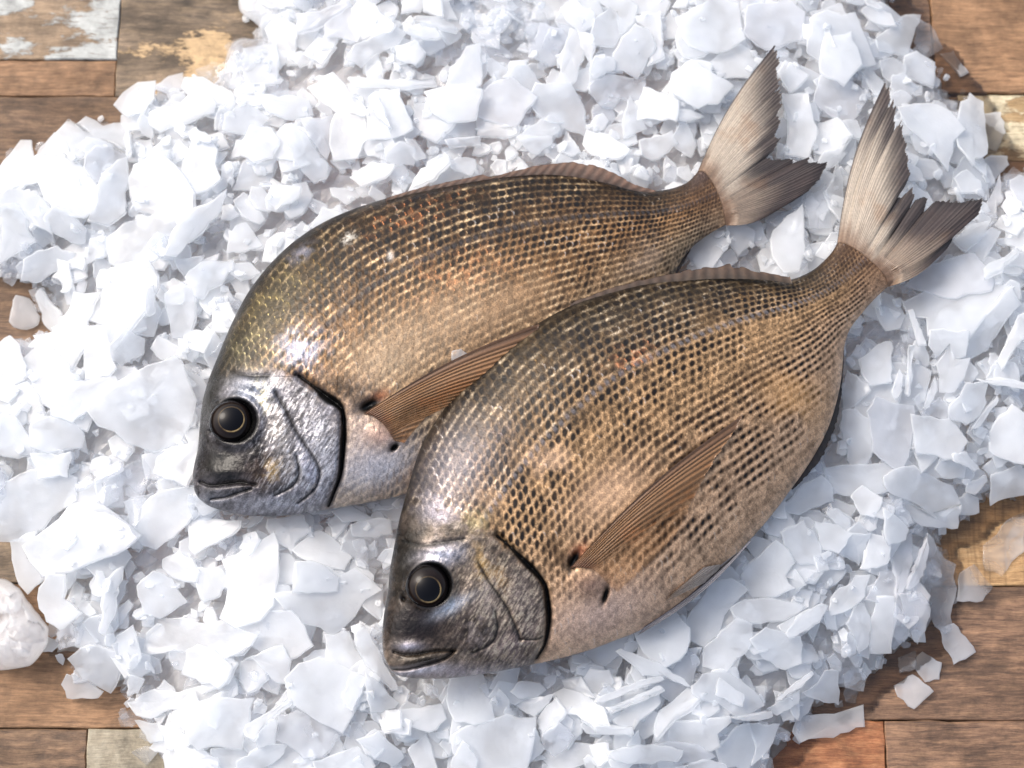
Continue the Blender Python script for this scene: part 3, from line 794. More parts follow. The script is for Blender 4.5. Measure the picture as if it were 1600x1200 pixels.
# folded dorsal fins along the backs
zd1 = F1.z0 + F1.tilt * 0.5
build_fin("dorsal_fin", fish1, [(600, 316), (640, 304), (700, 292), (755, 282), (800, 277), (850, 274), (900, 277), (950, 287), (990, 298), (1016, 301)],
          [(606, 308), (640, 297), (700, 282), (752, 271), (764, 277), (800, 265), (840, 256), (868, 253), (892, 250), (925, 257), (962, 271), (1000, 290), (1026, 298)],
          edge_z(F1, zd1 + 0.0035), flat_colours(lin(70, 54, 44), lin(120, 92, 76), 51, 0.10, 0.3), nr=260, na=16, rays=28, ridge=0.00006, jag=0.2, jag_n=26, seed=3,
          bow=lambda s, a: (7 * a * np.sin(np.pi * s) ** 2, 0 * a))
zd2 = F2.z0 + F2.tilt * 0.5
build_fin("dorsal_fin", fish2, [(742, 586), (770, 560), (815, 524), (860, 498), (910, 477), (960, 461), (1010, 448), (1060, 440), (1110, 436), (1160, 436), (1200, 438), (1238, 443)],
          [(738, 577), (765, 550), (806, 516), (855, 488), (904, 467), (952, 450), (1000, 436), (1050, 425), (1100, 416), (1120, 417), (1140, 410), (1146, 416), (1158, 414), (1178, 422), (1205, 427), (1234, 431)],
          edge_z(F2, zd2 + 0.002), flat_colours(lin(64, 52, 40), lin(92, 72, 58), 53, 0.06, 0.25), nr=260, na=14, rays=30, ridge=0.00006, jag=0.2, jag_n=34, seed=5)
# anal fins
build_fin("anal_fin", fish2, [(1315, 548), (1310, 605), (1298, 650), (1276, 704), (1236, 762)], [(1320, 546), (1317, 600), (1314, 630), (1308, 660), (1296, 694), (1282, 722), (1254, 752), (1238, 766)],
          edge_z(F2, F2.z0 - F2.tilt * 0.5 - 0.002), flat_colours(lin(40, 30, 26), lin(30, 22, 20), 55, 0.0, 0.2), nr=120, na=12, rays=16, jag=0.25, jag_n=40, seed=7)
build_fin("anal_fin", fish1, [(1036, 450), (1050, 420), (1066, 398), (1078, 386)], [(1040, 452), (1062, 424), (1073, 404), (1080, 388)],
          edge_z(F1, F1.z0 - 0.003), flat_colours(lin(44, 30, 26), lin(36, 26, 24), 57, 0.0, 0.2), nr=60, na=10, rays=10, jag=0.2, jag_n=14, seed=8)
# pelvic fin of the front fish: white spine, black fold, pale membrane
def pelv(X, Y, s, a, rr):
    n = fbm(s * 30, a * 5, 61)
    c = lin(164, 162, 168) * (0.4 + 0.8 * n)[..., None] * (1 + 0.12 * rr)[..., None]
    b = (np.exp(-((s - 0.66) / 0.22) ** 2) * sstep(0.1, 0.3, a))[..., None] * 0.95
    c = c * (1 - b) + lin(26, 22, 22) * b
    return c, 0.05 + 0 * s
build_fin("pelvic_fin", fish2, [(996, 993), (1006, 980), (1018, 966)], [(1177, 841), (1171, 845), (1160, 858), (1148, 866)],
          lambda X, Y, s, a: F2.z0 - F2.tilt * 0.5 + 0.004 + 0.004 * a - 0.002 * s, pelv, nr=60, na=50, rays=5, jag=0.02, jag_n=12,
          bow=lambda s, a: (9 * np.sin(np.pi * a) * (1 - s), 9 * np.sin(np.pi * a) * (1 - s)), seed=11)
build_fin("pelvic_fin", fish2, [(1040, 940), (1052, 926)], [(1112, 905), (1124, 892), (1126, 881), (1100, 886)],
          smooth_z(lambda X, Y, s, a: z_at(F2, X, Y, F2.z0 - 0.008) + 0.0012), flat_colours(lin(176, 160, 144), lin(196, 186, 176), 63, 0.35, 0.06), nr=40, na=24, rays=6, jag=0.02, jag_n=12, seed=12)
# ---------------------------------------------------------------- wooden table top of reclaimed blocks
def wood_material(name, c_dark, c_mid, c_light, grain=1.0, paint=None, paint_amt=0.0, dark_amt=0.35, saw=0.0, rough=0.55):
    m = NT(name)
    tc = m.n("TexCoord").outputs["Object"]
    oi = m.n("ObjectInfo").outputs["Random"]
    off = m.n("CombineXYZ", {0: m.math('MULTIPLY', oi, 3.7), 1: m.math('MULTIPLY', oi, 9.1), 2: 0.0}).outputs[0]
    v = m.n("VectorMath", {0: tc, 1: off}, operation='ADD').outputs[0]
    warp = m.n("TexNoise", {"Vector": v, "Scale": 22.0, "Detail": 3.0}).outputs["Color"]
    wv = m.n("VectorMath", {0: warp, 1: (0.006, 0.006, 0.0)}, operation='MULTIPLY').outputs[0]
    v2 = m.n("VectorMath", {0: v, 1: wv}, operation='ADD').outputs[0]
    gv = m.n("Mapping", {"Vector": v2, "Scale": (2.0, 13.0 * grain, 1.0)}).outputs[0]
    g1 = m.n("TexNoise", {"Vector": gv, "Scale": 26.0, "Detail": 10.0, "Roughness": 0.76}).outputs["Fac"]
    gv2 = m.n("Mapping", {"Vector": v2, "Scale": (2.5, 40.0, 1.0)}).outputs[0]
    g2 = m.n("TexNoise", {"Vector": gv2, "Scale": 45.0, "Detail": 5.0, "Roughness": 0.7}).outputs["Fac"]
    big = m.n("TexNoise", {"Vector": m.n("Mapping", {"Vector": v, "Scale": (1.0, 2.6, 1.0)}).outputs[0], "Scale": 16.0, "Detail": 5.0, "Roughness": 0.6}).outputs["Fac"]
    base = m.ramp(g1, [(0.30, c_dark), (0.48, c_mid), (0.66, c_light)])
    base = m.mix(0.55, base, m.ramp(g2, [(0.32, (0.35,) * 3), (0.55, (1.0,) * 3), (0.75, (1.25,) * 3)]), 'MULTIPLY')
    base = m.mix(m.math('MULTIPLY', m.ramp(big, [(0.42, (0,) * 3), (0.66, (1,) * 3)]), dark_amt), base, (*[c * 0.35 for c in c_dark], 1))
    h = m.math('ADD', g1, m.math('MULTIPLY', g2, 0.6))
    if saw:
        sv = m.n("Mapping", {"Vector": v2, "Scale": (60.0, 1.2, 1.0)}).outputs[0]
        s1 = m.n("TexNoise", {"Vector": sv, "Scale": 9.0, "Detail": 3.0}).outputs["Fac"]
        base = m.mix(m.math('MULTIPLY', m.ramp(s1, [(0.5, (0,) * 3), (0.62, (1,) * 3)]), saw), base, (*c_dark, 1))
    if paint is not None:
        pn = m.n("TexNoise", {"Vector": m.n("Mapping", {"Vector": v2, "Scale": (1.0, 2.0, 1.0)}).outputs[0], "Scale": 15.0, "Detail": 10.0, "Roughness": 0.66}).outputs["Fac"]
        pm = m.ramp(pn, [(0.60 - 0.3 * paint_amt, (0,) * 3), (0.63 - 0.3 * paint_amt, (1,) * 3)])
        pv = m.n("TexNoise", {"Vector": v, "Scale": 90.0, "Detail": 6.0, "Roughness": 0.7}).outputs["Fac"]
        pc = m.mix(pv, (*[c * 0.55 for c in paint], 1), (*[min(0.9, c * 1.3) for c in paint], 1))
        crack = m.ramp(m.n("TexNoise", {"Vector": gv, "Scale": 60.0, "Detail": 4.0}).outputs["Fac"], [(0.33, (1,) * 3), (0.42, (0,) * 3)])
        pc = m.mix(m.math('MULTIPLY', crack, 0.6), pc, (*c_dark, 1))
        base = m.mix(pm, base, pc)
        h = m.math('ADD', h, m.math('MULTIPLY', pm, 0.8))
    mo = m.n("TexNoise", {"Vector": v, "Scale": 70.0, "Detail": 8.0, "Roughness": 0.72}).outputs["Fac"]
    base = m.mix(0.85, base, m.ramp(mo, [(0.34, (0.45,) * 3), (0.52, (0.95,) * 3), (0.68, (1.25,) * 3)]), 'MULTIPLY')
    base = m.n("HueSaturation", {"Saturation": 1.02, "Color": base}).outputs[0]
    bump = m.n("Bump", {"Strength": 0.6, "Distance": 0.0008, "Height": m.math('ADD', h, mo)}).outputs[0]
    p = m.n("BsdfPrincipled", {"Base Color": base, "Roughness": m.ramp(big, [(0.3, (rough - 0.15,) * 3), (0.7, (rough + 0.15,) * 3)]), "Normal": bump, "Specular IOR Level": 0.35}).outputs[0]
    m.t.links.new(p, m.out.inputs[0])
    return m.m

W_BROWN = wood_material("rough_brown_wood", lin(62, 48, 38), lin(112, 88, 68), lin(150, 120, 92))
W_SMOOTH = wood_material("smooth_brown_wood", lin(92, 68, 50), lin(146, 112, 82), lin(176, 138, 104), grain=1.4, dark_amt=0.5)
W_ORANGE = wood_material("orange_wood", lin(88, 54, 36), lin(150, 98, 66), lin(190, 138, 98), dark_amt=0.25)
W_PALE = wood_material("pale_painted_wood", lin(96, 80, 64), lin(146, 124, 100), lin(176, 152, 124), paint=lin(178, 180, 176), paint_amt=0.40, dark_amt=0.35)
W_MIXED = wood_material("peeling_painted_wood", lin(70, 60, 50), lin(132, 114, 94), lin(172, 148, 118), paint=lin(190, 162, 124), paint_amt=0.18, dark_amt=0.85)
W_CREAM = wood_material("cream_painted_wood", lin(104, 84, 58), lin(168, 140, 102), lin(196, 170, 130), paint=lin(214, 200, 168), paint_amt=0.45, dark_amt=0.4)
W_SAWN = wood_material("saw_marked_wood", lin(104, 78, 50), lin(176, 140, 98), lin(200, 166, 122), saw=0.4, dark_amt=0.2)
W_DARK = wood_material("dark_grained_wood", lin(58, 44, 36), lin(122, 94, 74), lin(168, 132, 102), grain=1.3, dark_amt=0.65, rough=0.45)
W_GREY = wood_material("grey_weathered_wood", lin(96, 88, 74), lin(150, 140, 120), lin(176, 168, 148), grain=0.12, dark_amt=0.35)
W_BASE = wood_material("dark_board", lin(40, 32, 26), lin(60, 48, 38), lin(76, 60, 48))

def world_box(x0, x1, y0, y1, z0, z1, bev=0.0005, seed=0):
    """bevelled block with slightly uneven edges, local coordinates about its centre"""
    r = np.random.default_rng(seed)
    cx, cyy = 0.5 * (x0 + x1), 0.5 * (y0 + y1)
    n = 14
    def edge(ax, ay, bx, by):
        t = np.linspace(0, 1, n, endpoint=False)
        p = np.stack([ax + (bx - ax) * t, ay + (by - ay) * t], 1)
        p[1:] += r.normal(0, 0.00022, (n - 1, 2)); return p
    P = np.concatenate([edge(x0, y0, x1, y0), edge(x1, y0, x1, y1), edge(x1, y1, x0, y1), edge(x0, y1, x0, y0)]) - [cx, cyy]
    k = len(P)
    ins = P * np.array([1 - 2 * bev / (x1 - x0), 1 - 2 * bev / (y1 - y0)])
    V = np.concatenate([np.c_[P, np.full(k, z0)], np.c_[P, np.full(k, z1 - bev)], np.c_[ins, np.full(k, z1)], [[0, 0, z1]]])
    j = np.arange(k); j1 = (j + 1) % k
    q = np.concatenate([np.stack([j, j1, j1 + k, j + k], 1), np.stack([j + k, j1 + k, j1 + 2 * k, j + 2 * k], 1)])
    t = np.stack([j + 2 * k, j1 + 2 * k, np.full(k, 3 * k)], 1)
    return V, q, t, (cx, cyy)

V, q, t, c = world_box(-0.42, 0.42, -0.36, 0.38, -0.030, -0.0105)
table = add_obj("table_top", make_mesh("table_top", V, q, t, False), W_BASE)
table.location = (c[0], c[1], 0)
table["kind"] = "structure"
BLOCKS = [
    (-160, 149, -90, 93, W_PALE, 0.0), (-160, 149, 93, 150, W_SMOOTH, -0.0006), (149, 440, -90, 152, W_MIXED, 0.0004), (440, 905, -90, 150, W_MIXED, 0.0),
    (905, 1330, -90, 150, W_BROWN, 0.0), (1330, 1496, -90, 148, W_DARK, -0.0006), (1496, 1800, -90, 147, W_SMOOTH, 0.0008),
    (-160, 420, 150, 402, W_BROWN, 0.0), (420, 1080, 150, 402, W_ORANGE, 0.0), (1080, 1530, 150, 402, W_BROWN, 0.0), (1530, 1800, 147, 252, W_CREAM, -0.0004), (1530, 1800, 252, 402, W_SMOOTH, 0.0002),
    (-160, 300, 402, 655, W_BROWN, -0.0004), (300, 900, 402, 655, W_BROWN, 0.0), (900, 1420, 402, 655, W_SMOOTH, 0.0), (1420, 1800, 402, 655, W_BROWN, 0.0004),
    (-160, 240, 655, 912, W_MIXED, 0.0), (240, 800, 655, 912, W_ORANGE, 0.0), (800, 1400, 655, 912, W_BROWN, 0.0), (1400, 1800, 655, 916, W_SAWN, 0.0004),
    (-160, 520, 912, 1138, W_SMOOTH, 0.0002), (520, 1040, 912, 1138, W_BROWN, 0.0), (1040, 1800, 916, 1126, W_DARK, 0.0),
    (-160, 172, 1138, 1340, W_BROWN, -0.0004), (172, 430, 1138, 1340, W_GREY, 0.0006), (430, 1180, 1138, 1340, W_BROWN, 0.0), (1180, 1352, 1126, 1340, W_ORANGE, -0.0004), (1352, 1800, 1126, 1340, W_DARK, 0.0002)]
for i, (x0, x1, y0, y1, mt, dz) in enumerate(BLOCKS):
    a = unproj(x0, y1, 0.0); b = unproj(x1, y0, 0.0)
    mx = 0.5 * (y0 + y1)
    xa = unproj(x0, 600, 0.0)[0]; xb = unproj(x1, 600, 0.0)[0]
    g = 0.00022
    V, q, t, c = world_box(xa + g, xb - g, a[1] + g, b[1] - g, -0.0104, dz, seed=i)
    o = add_obj("wood_block", make_mesh("wood_block", V, q, t, False), mt, table)
    o.location = (c[0] - table.location[0], c[1] - table.location[1], 0)

# ---------------------------------------------------------------- the heap of flake ice
CELL = 0.001
GX0, GY0, NXg, NYg = -0.300, -0.250, 600, 520
gx = GX0 + (np.arange(NXg) + 0.5) * CELL; gy = GY0 + (np.arange(NYg) + 0.5) * CELL
GX, GY = np.meshgrid(gx, gy)
PILE = [(386, -150), (380, -10), (388, 60), (345, 85), (330, 112), (260, 128), (195, 150), (188, 185), (120, 195), (80, 212), (25, 240), (-40, 262), (-160, 300),
        (-160, 430), (0, 440), (30, 450), (60, 470), (66, 505), (30, 530), (0, 560), (-160, 600), (-160, 820), (0, 830), (30, 850), (45, 890), (75, 930), (80, 985), (62, 1030), (105, 1042), (120, 1085), (185, 1092), (205, 1120), (215, 1150), (240, 1220), (260, 1380),
        (1180, 1380), (1215, 1200), (1240, 1160), (1300, 1110), (1350, 1085), (1368, 1062), (1440, 1010), (1465, 965), (1470, 880), (1478, 840), (1530, 800), (1600, 775), (1800, 760), (1800, 262), (1600, 262), (1558, 262), (1530, 200), (1520, 150), (1480, 110), (1460, 85), (1425, 50), (1400, -10), (1390, -150)]
pile_w = unproj(np.array([p[0] for p in PILE]), np.array([p[1] for p in PILE]), 0.004)[:, :2]
in_pile = inside(GX, GY, pile_w)
dp = dist_poly(GX, GY, pile_w, True); dp = np.where(in_pile, dp, -dp)
dp2 = dp + 0.010 * (fbm(GX * 70, GY * 70, 5) - 0.5)
H = 0.030 * (1 - np.exp(-np.maximum(dp2, 0) / 0.030)) * (0.85 + 0.3 * fbm(GX * 28, GY * 28, 9))
H = np.where(dp2 > 0, H, 0)
def splat(P, arr, op):
    i = np.clip(((P[:, 0] - GX0) / CELL).astype(int), 0, NXg - 1); j = np.clip(((P[:, 1] - GY0) / CELL).astype(int), 0, NYg - 1)
    op.at(arr, (j, i), P[:, 2])
ZLOW = np.full(GX.shape, 9.0)
for F in (F1, F2): splat(F.under, ZLOW, np.minimum)
tl = TAILS.copy(); tl[:, 2] -= 0.002; splat(tl, ZLOW, np.minimum)
ZL = ZLOW.copy()
for _ in range(2):
    for sh in ((0, 1), (0, -1), (1, 0), (-1, 0)):
        r = np.roll(ZL, sh, (0, 1)); ZL = np.where(ZL > 1, r, ZL)
ZLOW = ZL
covered = ZLOW < 1
H = np.where(covered, np.minimum(H, ZLOW - 0.002), H)
H0 = H.copy()

# packed core under the loose flakes
step = 3
cg = H0[::step, ::step] - 0.004 + 0.004 * (fbm(GX[::step, ::step] * 260, GY[::step, ::step] * 260, 3, 3) - 0.5) * 2
cg = np.where(dp2[::step, ::step] > 0.004, cg, -0.004)
ny, nx = cg.shape
V = np.stack([GX[::step, ::step], GY[::step, ::step], cg], -1).reshape(-1, 3)
q = grid_quads(ny, nx); keep = (cg.reshape(-1)[q] > -0.0039).any(1)
core = add_obj("crushed_ice", make_mesh("crushed_ice", V, q[keep], None, False), ICE_CORE)
core["kind"] = "stuff"

def flake_geometry(poly, th, r, bump=0.0006, sub=3, rag=0.035):
    """closed flake: outline poly (n,2) at its upper rim, thickness th; returns verts (local) and faces"""
    P = np.asarray(poly, float)
    area = 0.5 * np.sum(P[:, 0] * np.roll(P[:, 1], -1) - np.roll(P[:, 0], -1) * P[:, 1])
    if area < 0: P = P[::-1]; area = -area
    size = math.sqrt(area)
    Q = []
    n = len(P)
    for i in range(n):
        a, b = P[i], P[(i + 1) % n]
        d = b - a; L = np.linalg.norm(d) + 1e-9; nn = np.array([d[1], -d[0]]) / L
        k = max(1, min(sub, int(round(L / (0.22 * size)))))
        bowv = r.normal(0, 0.03) * L
        for s in range(k):
            t = s / k
            jit = r.normal(0, rag * size * 0.35) if s else r.normal(0, rag * size * 0.12)
            Q.append(a + d * t + nn * (bowv * 4 * t * (1 - t) + jit))
    Q = np.array(Q); m = len(Q); c = Q.mean(0)
    inset = min(0.28 * th, 0.06 * size)
    def shrink(Q, dist):
        v = Q - c; L = np.linalg.norm(v, axis=1)[:, None] + 1e-9
        return c + v * np.maximum(0.3, 1 - dist / L)
    curve = r.normal(0, 0.05)
    cdir = r.uniform(0, math.pi); cd = np.array([math.cos(cdir), math.sin(cdir)])
    def zc(X): return curve * ((X - c) @ cd) ** 2 / size + bump * (vnoise(X[:, 0] / (0.28 * size) + 40, X[:, 1] / (0.28 * size) + 40, int(r.integers(1e6))) - 0.5)
    rings = [(shrink(Q, 0.42 * size), 0.0), (shrink(Q, 2.4 * inset), 0.0), (shrink(Q, inset), 0.0), (Q, -inset), (shrink(Q, r.uniform(-0.1, 0.3) * th), -0.75 * th), (shrink(Q, 0.35 * th), -th)]
    V = []
    for X, z in rings:
        V.append(np.c_[X, zc(X) + z])
    V.append(np.c_[c[None], zc(c[None])]); V.append(np.c_[c[None], zc(c[None]) - th])
    V = np.concatenate(V)
    j = np.arange(m); j1 = (j + 1) % m
    t = [np.stack([j, j1, np.full(m, 6 * m)], 1), np.stack([5 * m + j1, 5 * m + j, np.full(m, 6 * m + 1)], 1)]
    q = [np.stack([(k + 1) * m + j, (k + 1) * m + j1, k * m + j1, k * m + j], 1) for k in range(5)]
    return V, np.concatenate(q), np.concatenate(t)

def footprint(P):
    x0, y0 = P.min(0); x1, y1 = P.max(0)
    i0, i1 = int((x0 - GX0) / CELL), int((x1 - GX0) / CELL) + 1
    j0, j1 = int((y0 - GY0) / CELL), int((y1 - GY0) / CELL) + 1
    if i0 < 0 or j0 < 0 or i1 >= NXg or j1 >= NYg: return None
    sl = (slice(j0, j1 + 1), slice(i0, i1 + 1))
    return sl, inside(GX[sl], GY[sl], P)

FLAKES = []          # verts (world), quads, tris, size, clear
def settle(P, th, r, jitter, pct, traced=False, max_s=0.55):
    """rest a flake of plan outline P on the heap; returns plane (a, b, c): z = a x + b y + c for its TOP face"""
    fp = footprint(P)
    if fp is None: return None
    sl, m = fp
    if m.sum() < 4: return None
    x, y, h = GX[sl][m], GY[sl][m], H[sl][m]
    A = np.c_[x, y, np.ones(len(x))]
    co = np.linalg.lstsq(A, h, rcond=None)[0]
    s = 0.75 * co[:2] + r.normal(0, jitter, 2)
    L = np.linalg.norm(s)
    if L > max_s: s *= max_s / L
    c = np.percentile(h - s[0] * x - s[1] * y, pct) + th
    z = s[0] * x + s[1] * y + c
    over = (z + 0.0005 - ZLOW[sl][m]).max()
    if over > 0:
        if over > (0.02 if traced else 0.015): return None
        c -= over; z -= over
        if z.mean() < 0.002: return None
    return s[0], s[1], c, sl, m, z

def rand_poly(size, r, asp=None):
    n = int(r.integers(4, 8)); asp = asp or r.uniform(0.5, 1.0)
    th = np.sort(r.uniform(0, 2 * math.pi) + (np.arange(n) + r.uniform(-0.32, 0.32, n)) * 2 * math.pi / n)
    rad = size * 0.5 * r.uniform(0.72, 1.2, n)
    P = np.c_[np.cos(th) * rad, np.sin(th) * rad * asp]
    a = r.uniform(0, math.pi); R = np.array([[math.cos(a), -math.sin(a)], [math.sin(a), math.cos(a)]])
    return P @ R.T

def emit(P, pl, th, r, clear, traced):
    a, b, c = pl[:3]
    cen = P.mean(0)
    n = np.array([-a, -b, 1.0]); n /= np.linalg.norm(n)
    ex = np.array([1, 0, a]); ex /= np.linalg.norm(ex); ey = np.cross(n, ex)
    O = np.array([cen[0], cen[1], a * cen[0] + b * cen[1] + c])
    W3 = np.c_[P, a * P[:, 0] + b * P[:, 1] + c] - O
    L2 = np.c_[W3 @ ex, W3 @ ey]
    V, q, t = flake_geometry(L2, th, r, sub=6 if traced else 3, rag=0.075 if traced else 0.06)
    V = V[:, :1] * ex + V[:, 1:2] * ey + V[:, 2:3] * n + O
    FLAKES.append(dict(v=V, q=q, t=t, area=abs(0.5 * np.sum(L2[:, 0] * np.roll(L2[:, 1], -1) - np.roll(L2[:, 0], -1) * L2[:, 1])), clear=clear, traced=traced, c=O, poly=P, tilt=math.hypot(a, b)))

def edge_clear(P):
    c = P.mean(0)
    i = int(np.clip((c[0] - GX0) / CELL, 0, NXg - 1)); j = int(np.clip((c[1] - GY0) / CELL, 0, NYg - 1))
    return dp[j, i]

rf = np.random.default_rng(77)
def scatter(count, smin, smax, th0, th1, jitter, pct, steep=0.0, margin=0.0):
    done = 0; tries = 0
    while done < count and tries < count * 6:
        tries += 1
        x, y = rf.uniform(-0.285, 0.285), rf.uniform(-0.235, 0.255)
        i = int((x - GX0) / CELL); j = int((y - GY0) / CELL)
        if dp2[j, i] < margin: continue
        size = smin * (smax / smin) ** (rf.uniform() ** 1.4)
        if dp[j, i] < size * 0.5: size *= 0.6
        P = rand_poly(size, rf) + [x, y]
        th = rf.uniform(th0, th1)
        s = settle(P, th, rf, jitter, pct)
        if s is None: continue
        if rf.uniform() < steep:
            az = rf.uniform(0, 2 * math.pi); k = rf.uniform(1.0, 2.6)
            P = (P - P.mean(0)) * 0.62 + P.mean(0)
            cen = P.mean(0)
            a, b = k * math.cos(az), k * math.sin(az)
            fp = footprint(P)
            if fp is None or fp[1].sum() < 4: continue
            z0 = H[fp[0]][fp[1]].mean() + 0.001
            if (z0 + 0.5 * size * 0.5 > ZLOW[fp[0]][fp[1]]).any(): continue
            emit(P, (a, b, z0 - a * cen[0] - b * cen[1]), th, rf, False, False)
            done += 1; continue
        d = edge_clear(P)
        emit(P, s, th, rf, (d < 0.012 and rf.uniform() < 0.8) or rf.uniform() < 0.14, False)
        sl, m, z = s[3:]
        h = H[sl]; h[m] = np.maximum(h[m], z)
        done += 1
scatter(900, 0.008, 0.022, 0.0012, 0.0020, 0.14, 75, 0.05)
scatter(1300, 0.006, 0.018, 0.0011, 0.0018, 0.16, 75, 0.07)
scatter(1100, 0.010, 0.026, 0.0011, 0.0017, 0.12, 80, 0.03)
scatter(700, 0.012, 0.028, 0.0010, 0.0016, 0.10, 82, 0.0)
scatter(1700, 0.003, 0.0075, 0.0010, 0.0016, 0.30, 60, 0.10)

# flakes whose outlines the photograph shows (outline in photo pixels, laid on the heap at their own height)
def reg(ox, oy, k, items):
    return [[(ox + x / k, oy + y / k) for x, y in p] for p in items]
TR = []
TR += reg(0, 100, 4, [
[(210, 600), (250, 570), (400, 575), (480, 620), (560, 700), (615, 780), (590, 900), (520, 945), (440, 930), (340, 890), (285, 820), (240, 720)],
[(370, 430), (440, 350), (465, 390), (540, 335), (640, 390), (770, 375), (820, 560), (700, 500), (610, 510), (540, 560), (470, 590)],
[(535, 580), (600, 510), (690, 520), (790, 570), (700, 650), (615, 740), (530, 640)],
[(620, 760), (690, 650), (790, 590), (800, 700), (775, 800), (780, 920), (680, 990), (560, 960)],
[(240, 560), (345, 435), (400, 470), (465, 580), (440, 600), (350, 570)],
[(0, 640), (60, 570), (130, 490), (190, 490), (200, 560), (210, 640), (240, 720), (120, 740), (20, 780), (-30, 720)],
[(0, 840), (60, 790), (210, 810), (310, 910), (290, 960), (320, 1060), (190, 990), (130, 930), (0, 890)],
[(0, 900), (100, 880), (160, 960), (170, 1040), (220, 1100), (110, 1170), (0, 1240)],
[(280, 970), (340, 890), (440, 930), (530, 1030), (520, 1110), (440, 1110), (330, 1050)],
[(1130, 690), (1210, 500), (1330, 500), (1360, 540), (1340, 620), (1375, 710), (1290, 780), (1200, 810)],
[(820, 720), (850, 640), (1000, 580), (1090, 640), (1150, 720), (1195, 800), (1200, 890), (1130, 930), (1000, 960), (860, 900), (820, 820)],
[(720, 250), (770, 180), (860, 120), (960, 110), (950, 210), (890, 280), (800, 315)],
[(965, 145), (1050, 80), (1140, 60), (1150, 150), (1050, 180)],
[(1145, 150), (1170, 90), (1270, 85), (1340, 130), (1440, 170), (1460, 230), (1430, 300), (1340, 330), (1250, 300)],
[(950, 300), (1020, 260), (1100, 270), (1190, 180), (1290, 190), (1335, 250), (1320, 300), (1180, 360), (1010, 420), (950, 370)],
[(1130, 960), (1200, 910), (1330, 860), (1400, 800), (1370, 920), (1250, 1060), (1110, 1190), (1040, 1180), (1070, 1080)],
[(1420, 310), (1510, 245), (1600, 290), (1680, 340), (1600, 400), (1520, 430), (1400, 410)],
[(1520, 480), (1570, 390), (1690, 400), (1740, 470), (1700, 580), (1580, 600), (1515, 560)],
[(680, 1090), (780, 1000), (950, 950), (1120, 950), (1080, 1060), (980, 1200), (860, 1290), (700, 1230)],
[(775, 470), (795, 400), (815, 540), (790, 570)],
])
TR += reg(0, 400, 4, [
[(140, 150), (160, 20), (240, -30), (350, -60), (460, -10), (430, 40), (260, 150)],
[(640, 240), (700, 90), (900, 20), (970, 140), (940, 260), (870, 370), (790, 480), (720, 560), (670, 470), (650, 340)],
[(380, 400), (460, 240), (620, 250), (570, 360), (540, 460), (530, 560), (470, 660), (430, 740), (360, 600)],
[(540, 450), (660, 455), (690, 580), (720, 690), (680, 740), (540, 760), (530, 600)],
[(65, 400), (100, 250), (180, 270), (240, 370), (230, 420), (130, 445)],
[(225, 250), (260, 210), (290, 270), (370, 350), (380, 420), (340, 480), (260, 400)],
[(690, 560), (800, 460), (900, 520), (890, 610), (760, 680), (710, 650)],
[(1030, 240), (1150, 190), (1215, 210), (1215, 390), (1190, 480), (1080, 500), (1060, 380)],
[(945, 580), (990, 500), (1140, 580), (1080, 650), (1000, 640)],
[(0, 550), (60, 510), (110, 560), (150, 680), (140, 760), (40, 820), (-20, 780)],
[(150, 640), (250, 560), (350, 600), (430, 720), (500, 780), (430, 830), (310, 930), (220, 830), (180, 720)],
[(320, 930), (340, 830), (500, 790), (700, 760), (740, 820), (560, 930), (450, 1030), (330, 990)],
[(0, 1000), (90, 1010), (180, 1140), (190, 1230), (60, 1250), (-20, 1230)],
[(200, 1050), (330, 1000), (450, 1040), (515, 1120), (500, 1190), (300, 1230), (200, 1180)],
[(740, 800), (930, 700), (1080, 640), (1120, 680), (1160, 790), (1210, 900), (1180, 1020), (1110, 1150), (960, 1200), (800, 1150), (640, 1050), (560, 950)],
[(915, 200), (965, 190), (968, 350), (920, 370), (905, 280)],
[(1170, 130), (1260, 40), (1450, 30), (1450, 80), (1380, 170), (1310, 200), (1270, 260), (1220, 240)],
[(1090, 20), (1270, 0), (1240, 60), (1165, 150), (1120, 90)],
])
TR += reg(0, 700, 4, [
[(0, 230), (200, 150), (460, 200), (460, 330), (320, 420), (240, 530), (0, 560)],
[(200, 40), (430, 30), (410, 180), (240, 190)],
[(70, 590), (160, 550), (240, 530), (170, 620), (210, 700), (280, 790), (210, 860), (170, 900), (120, 840), (80, 700)],
[(165, 610), (290, 520), (440, 370), (550, 350), (700, 420), (850, 550), (790, 620), (700, 660), (560, 710), (440, 760), (280, 790), (210, 690)],
[(575, 400), (690, 420), (800, 490), (850, 550), (780, 620), (700, 650), (610, 520)],
[(860, 480), (900, 370), (1000, 280), (1150, 260), (1220, 280), (1190, 430), (1080, 550), (980, 620), (900, 590), (850, 540)],
[(660, 220), (760, 140), (890, 80), (940, 110), (900, 260), (880, 380), (850, 480), (790, 470), (700, 420), (655, 360)],
[(1070, 0), (1230, -40), (1215, 110), (1160, 235), (960, 150), (990, 60)],
[(1180, 470), (1330, 450), (1490, 455), (1480, 500), (1350, 590), (1220, 655), (1190, 620)],
[(470, 230), (620, 130), (740, 90), (755, 130), (640, 200), (480, 265)],
[(250, 880), (290, 790), (400, 800), (390, 940), (500, 1030), (370, 1130), (290, 1080), (250, 1000)],
[(655, 860), (720, 780), (770, 750), (745, 900), (710, 1050), (660, 1155), (625, 1130), (640, 980)],
[(860, 870), (960, 780), (1070, 830), (1160, 960), (1060, 1030), (1000, 1060), (900, 1030)],
[(1020, 700), (1110, 655), (1190, 690), (1240, 770), (1220, 830), (1080, 810), (1020, 750)],
])
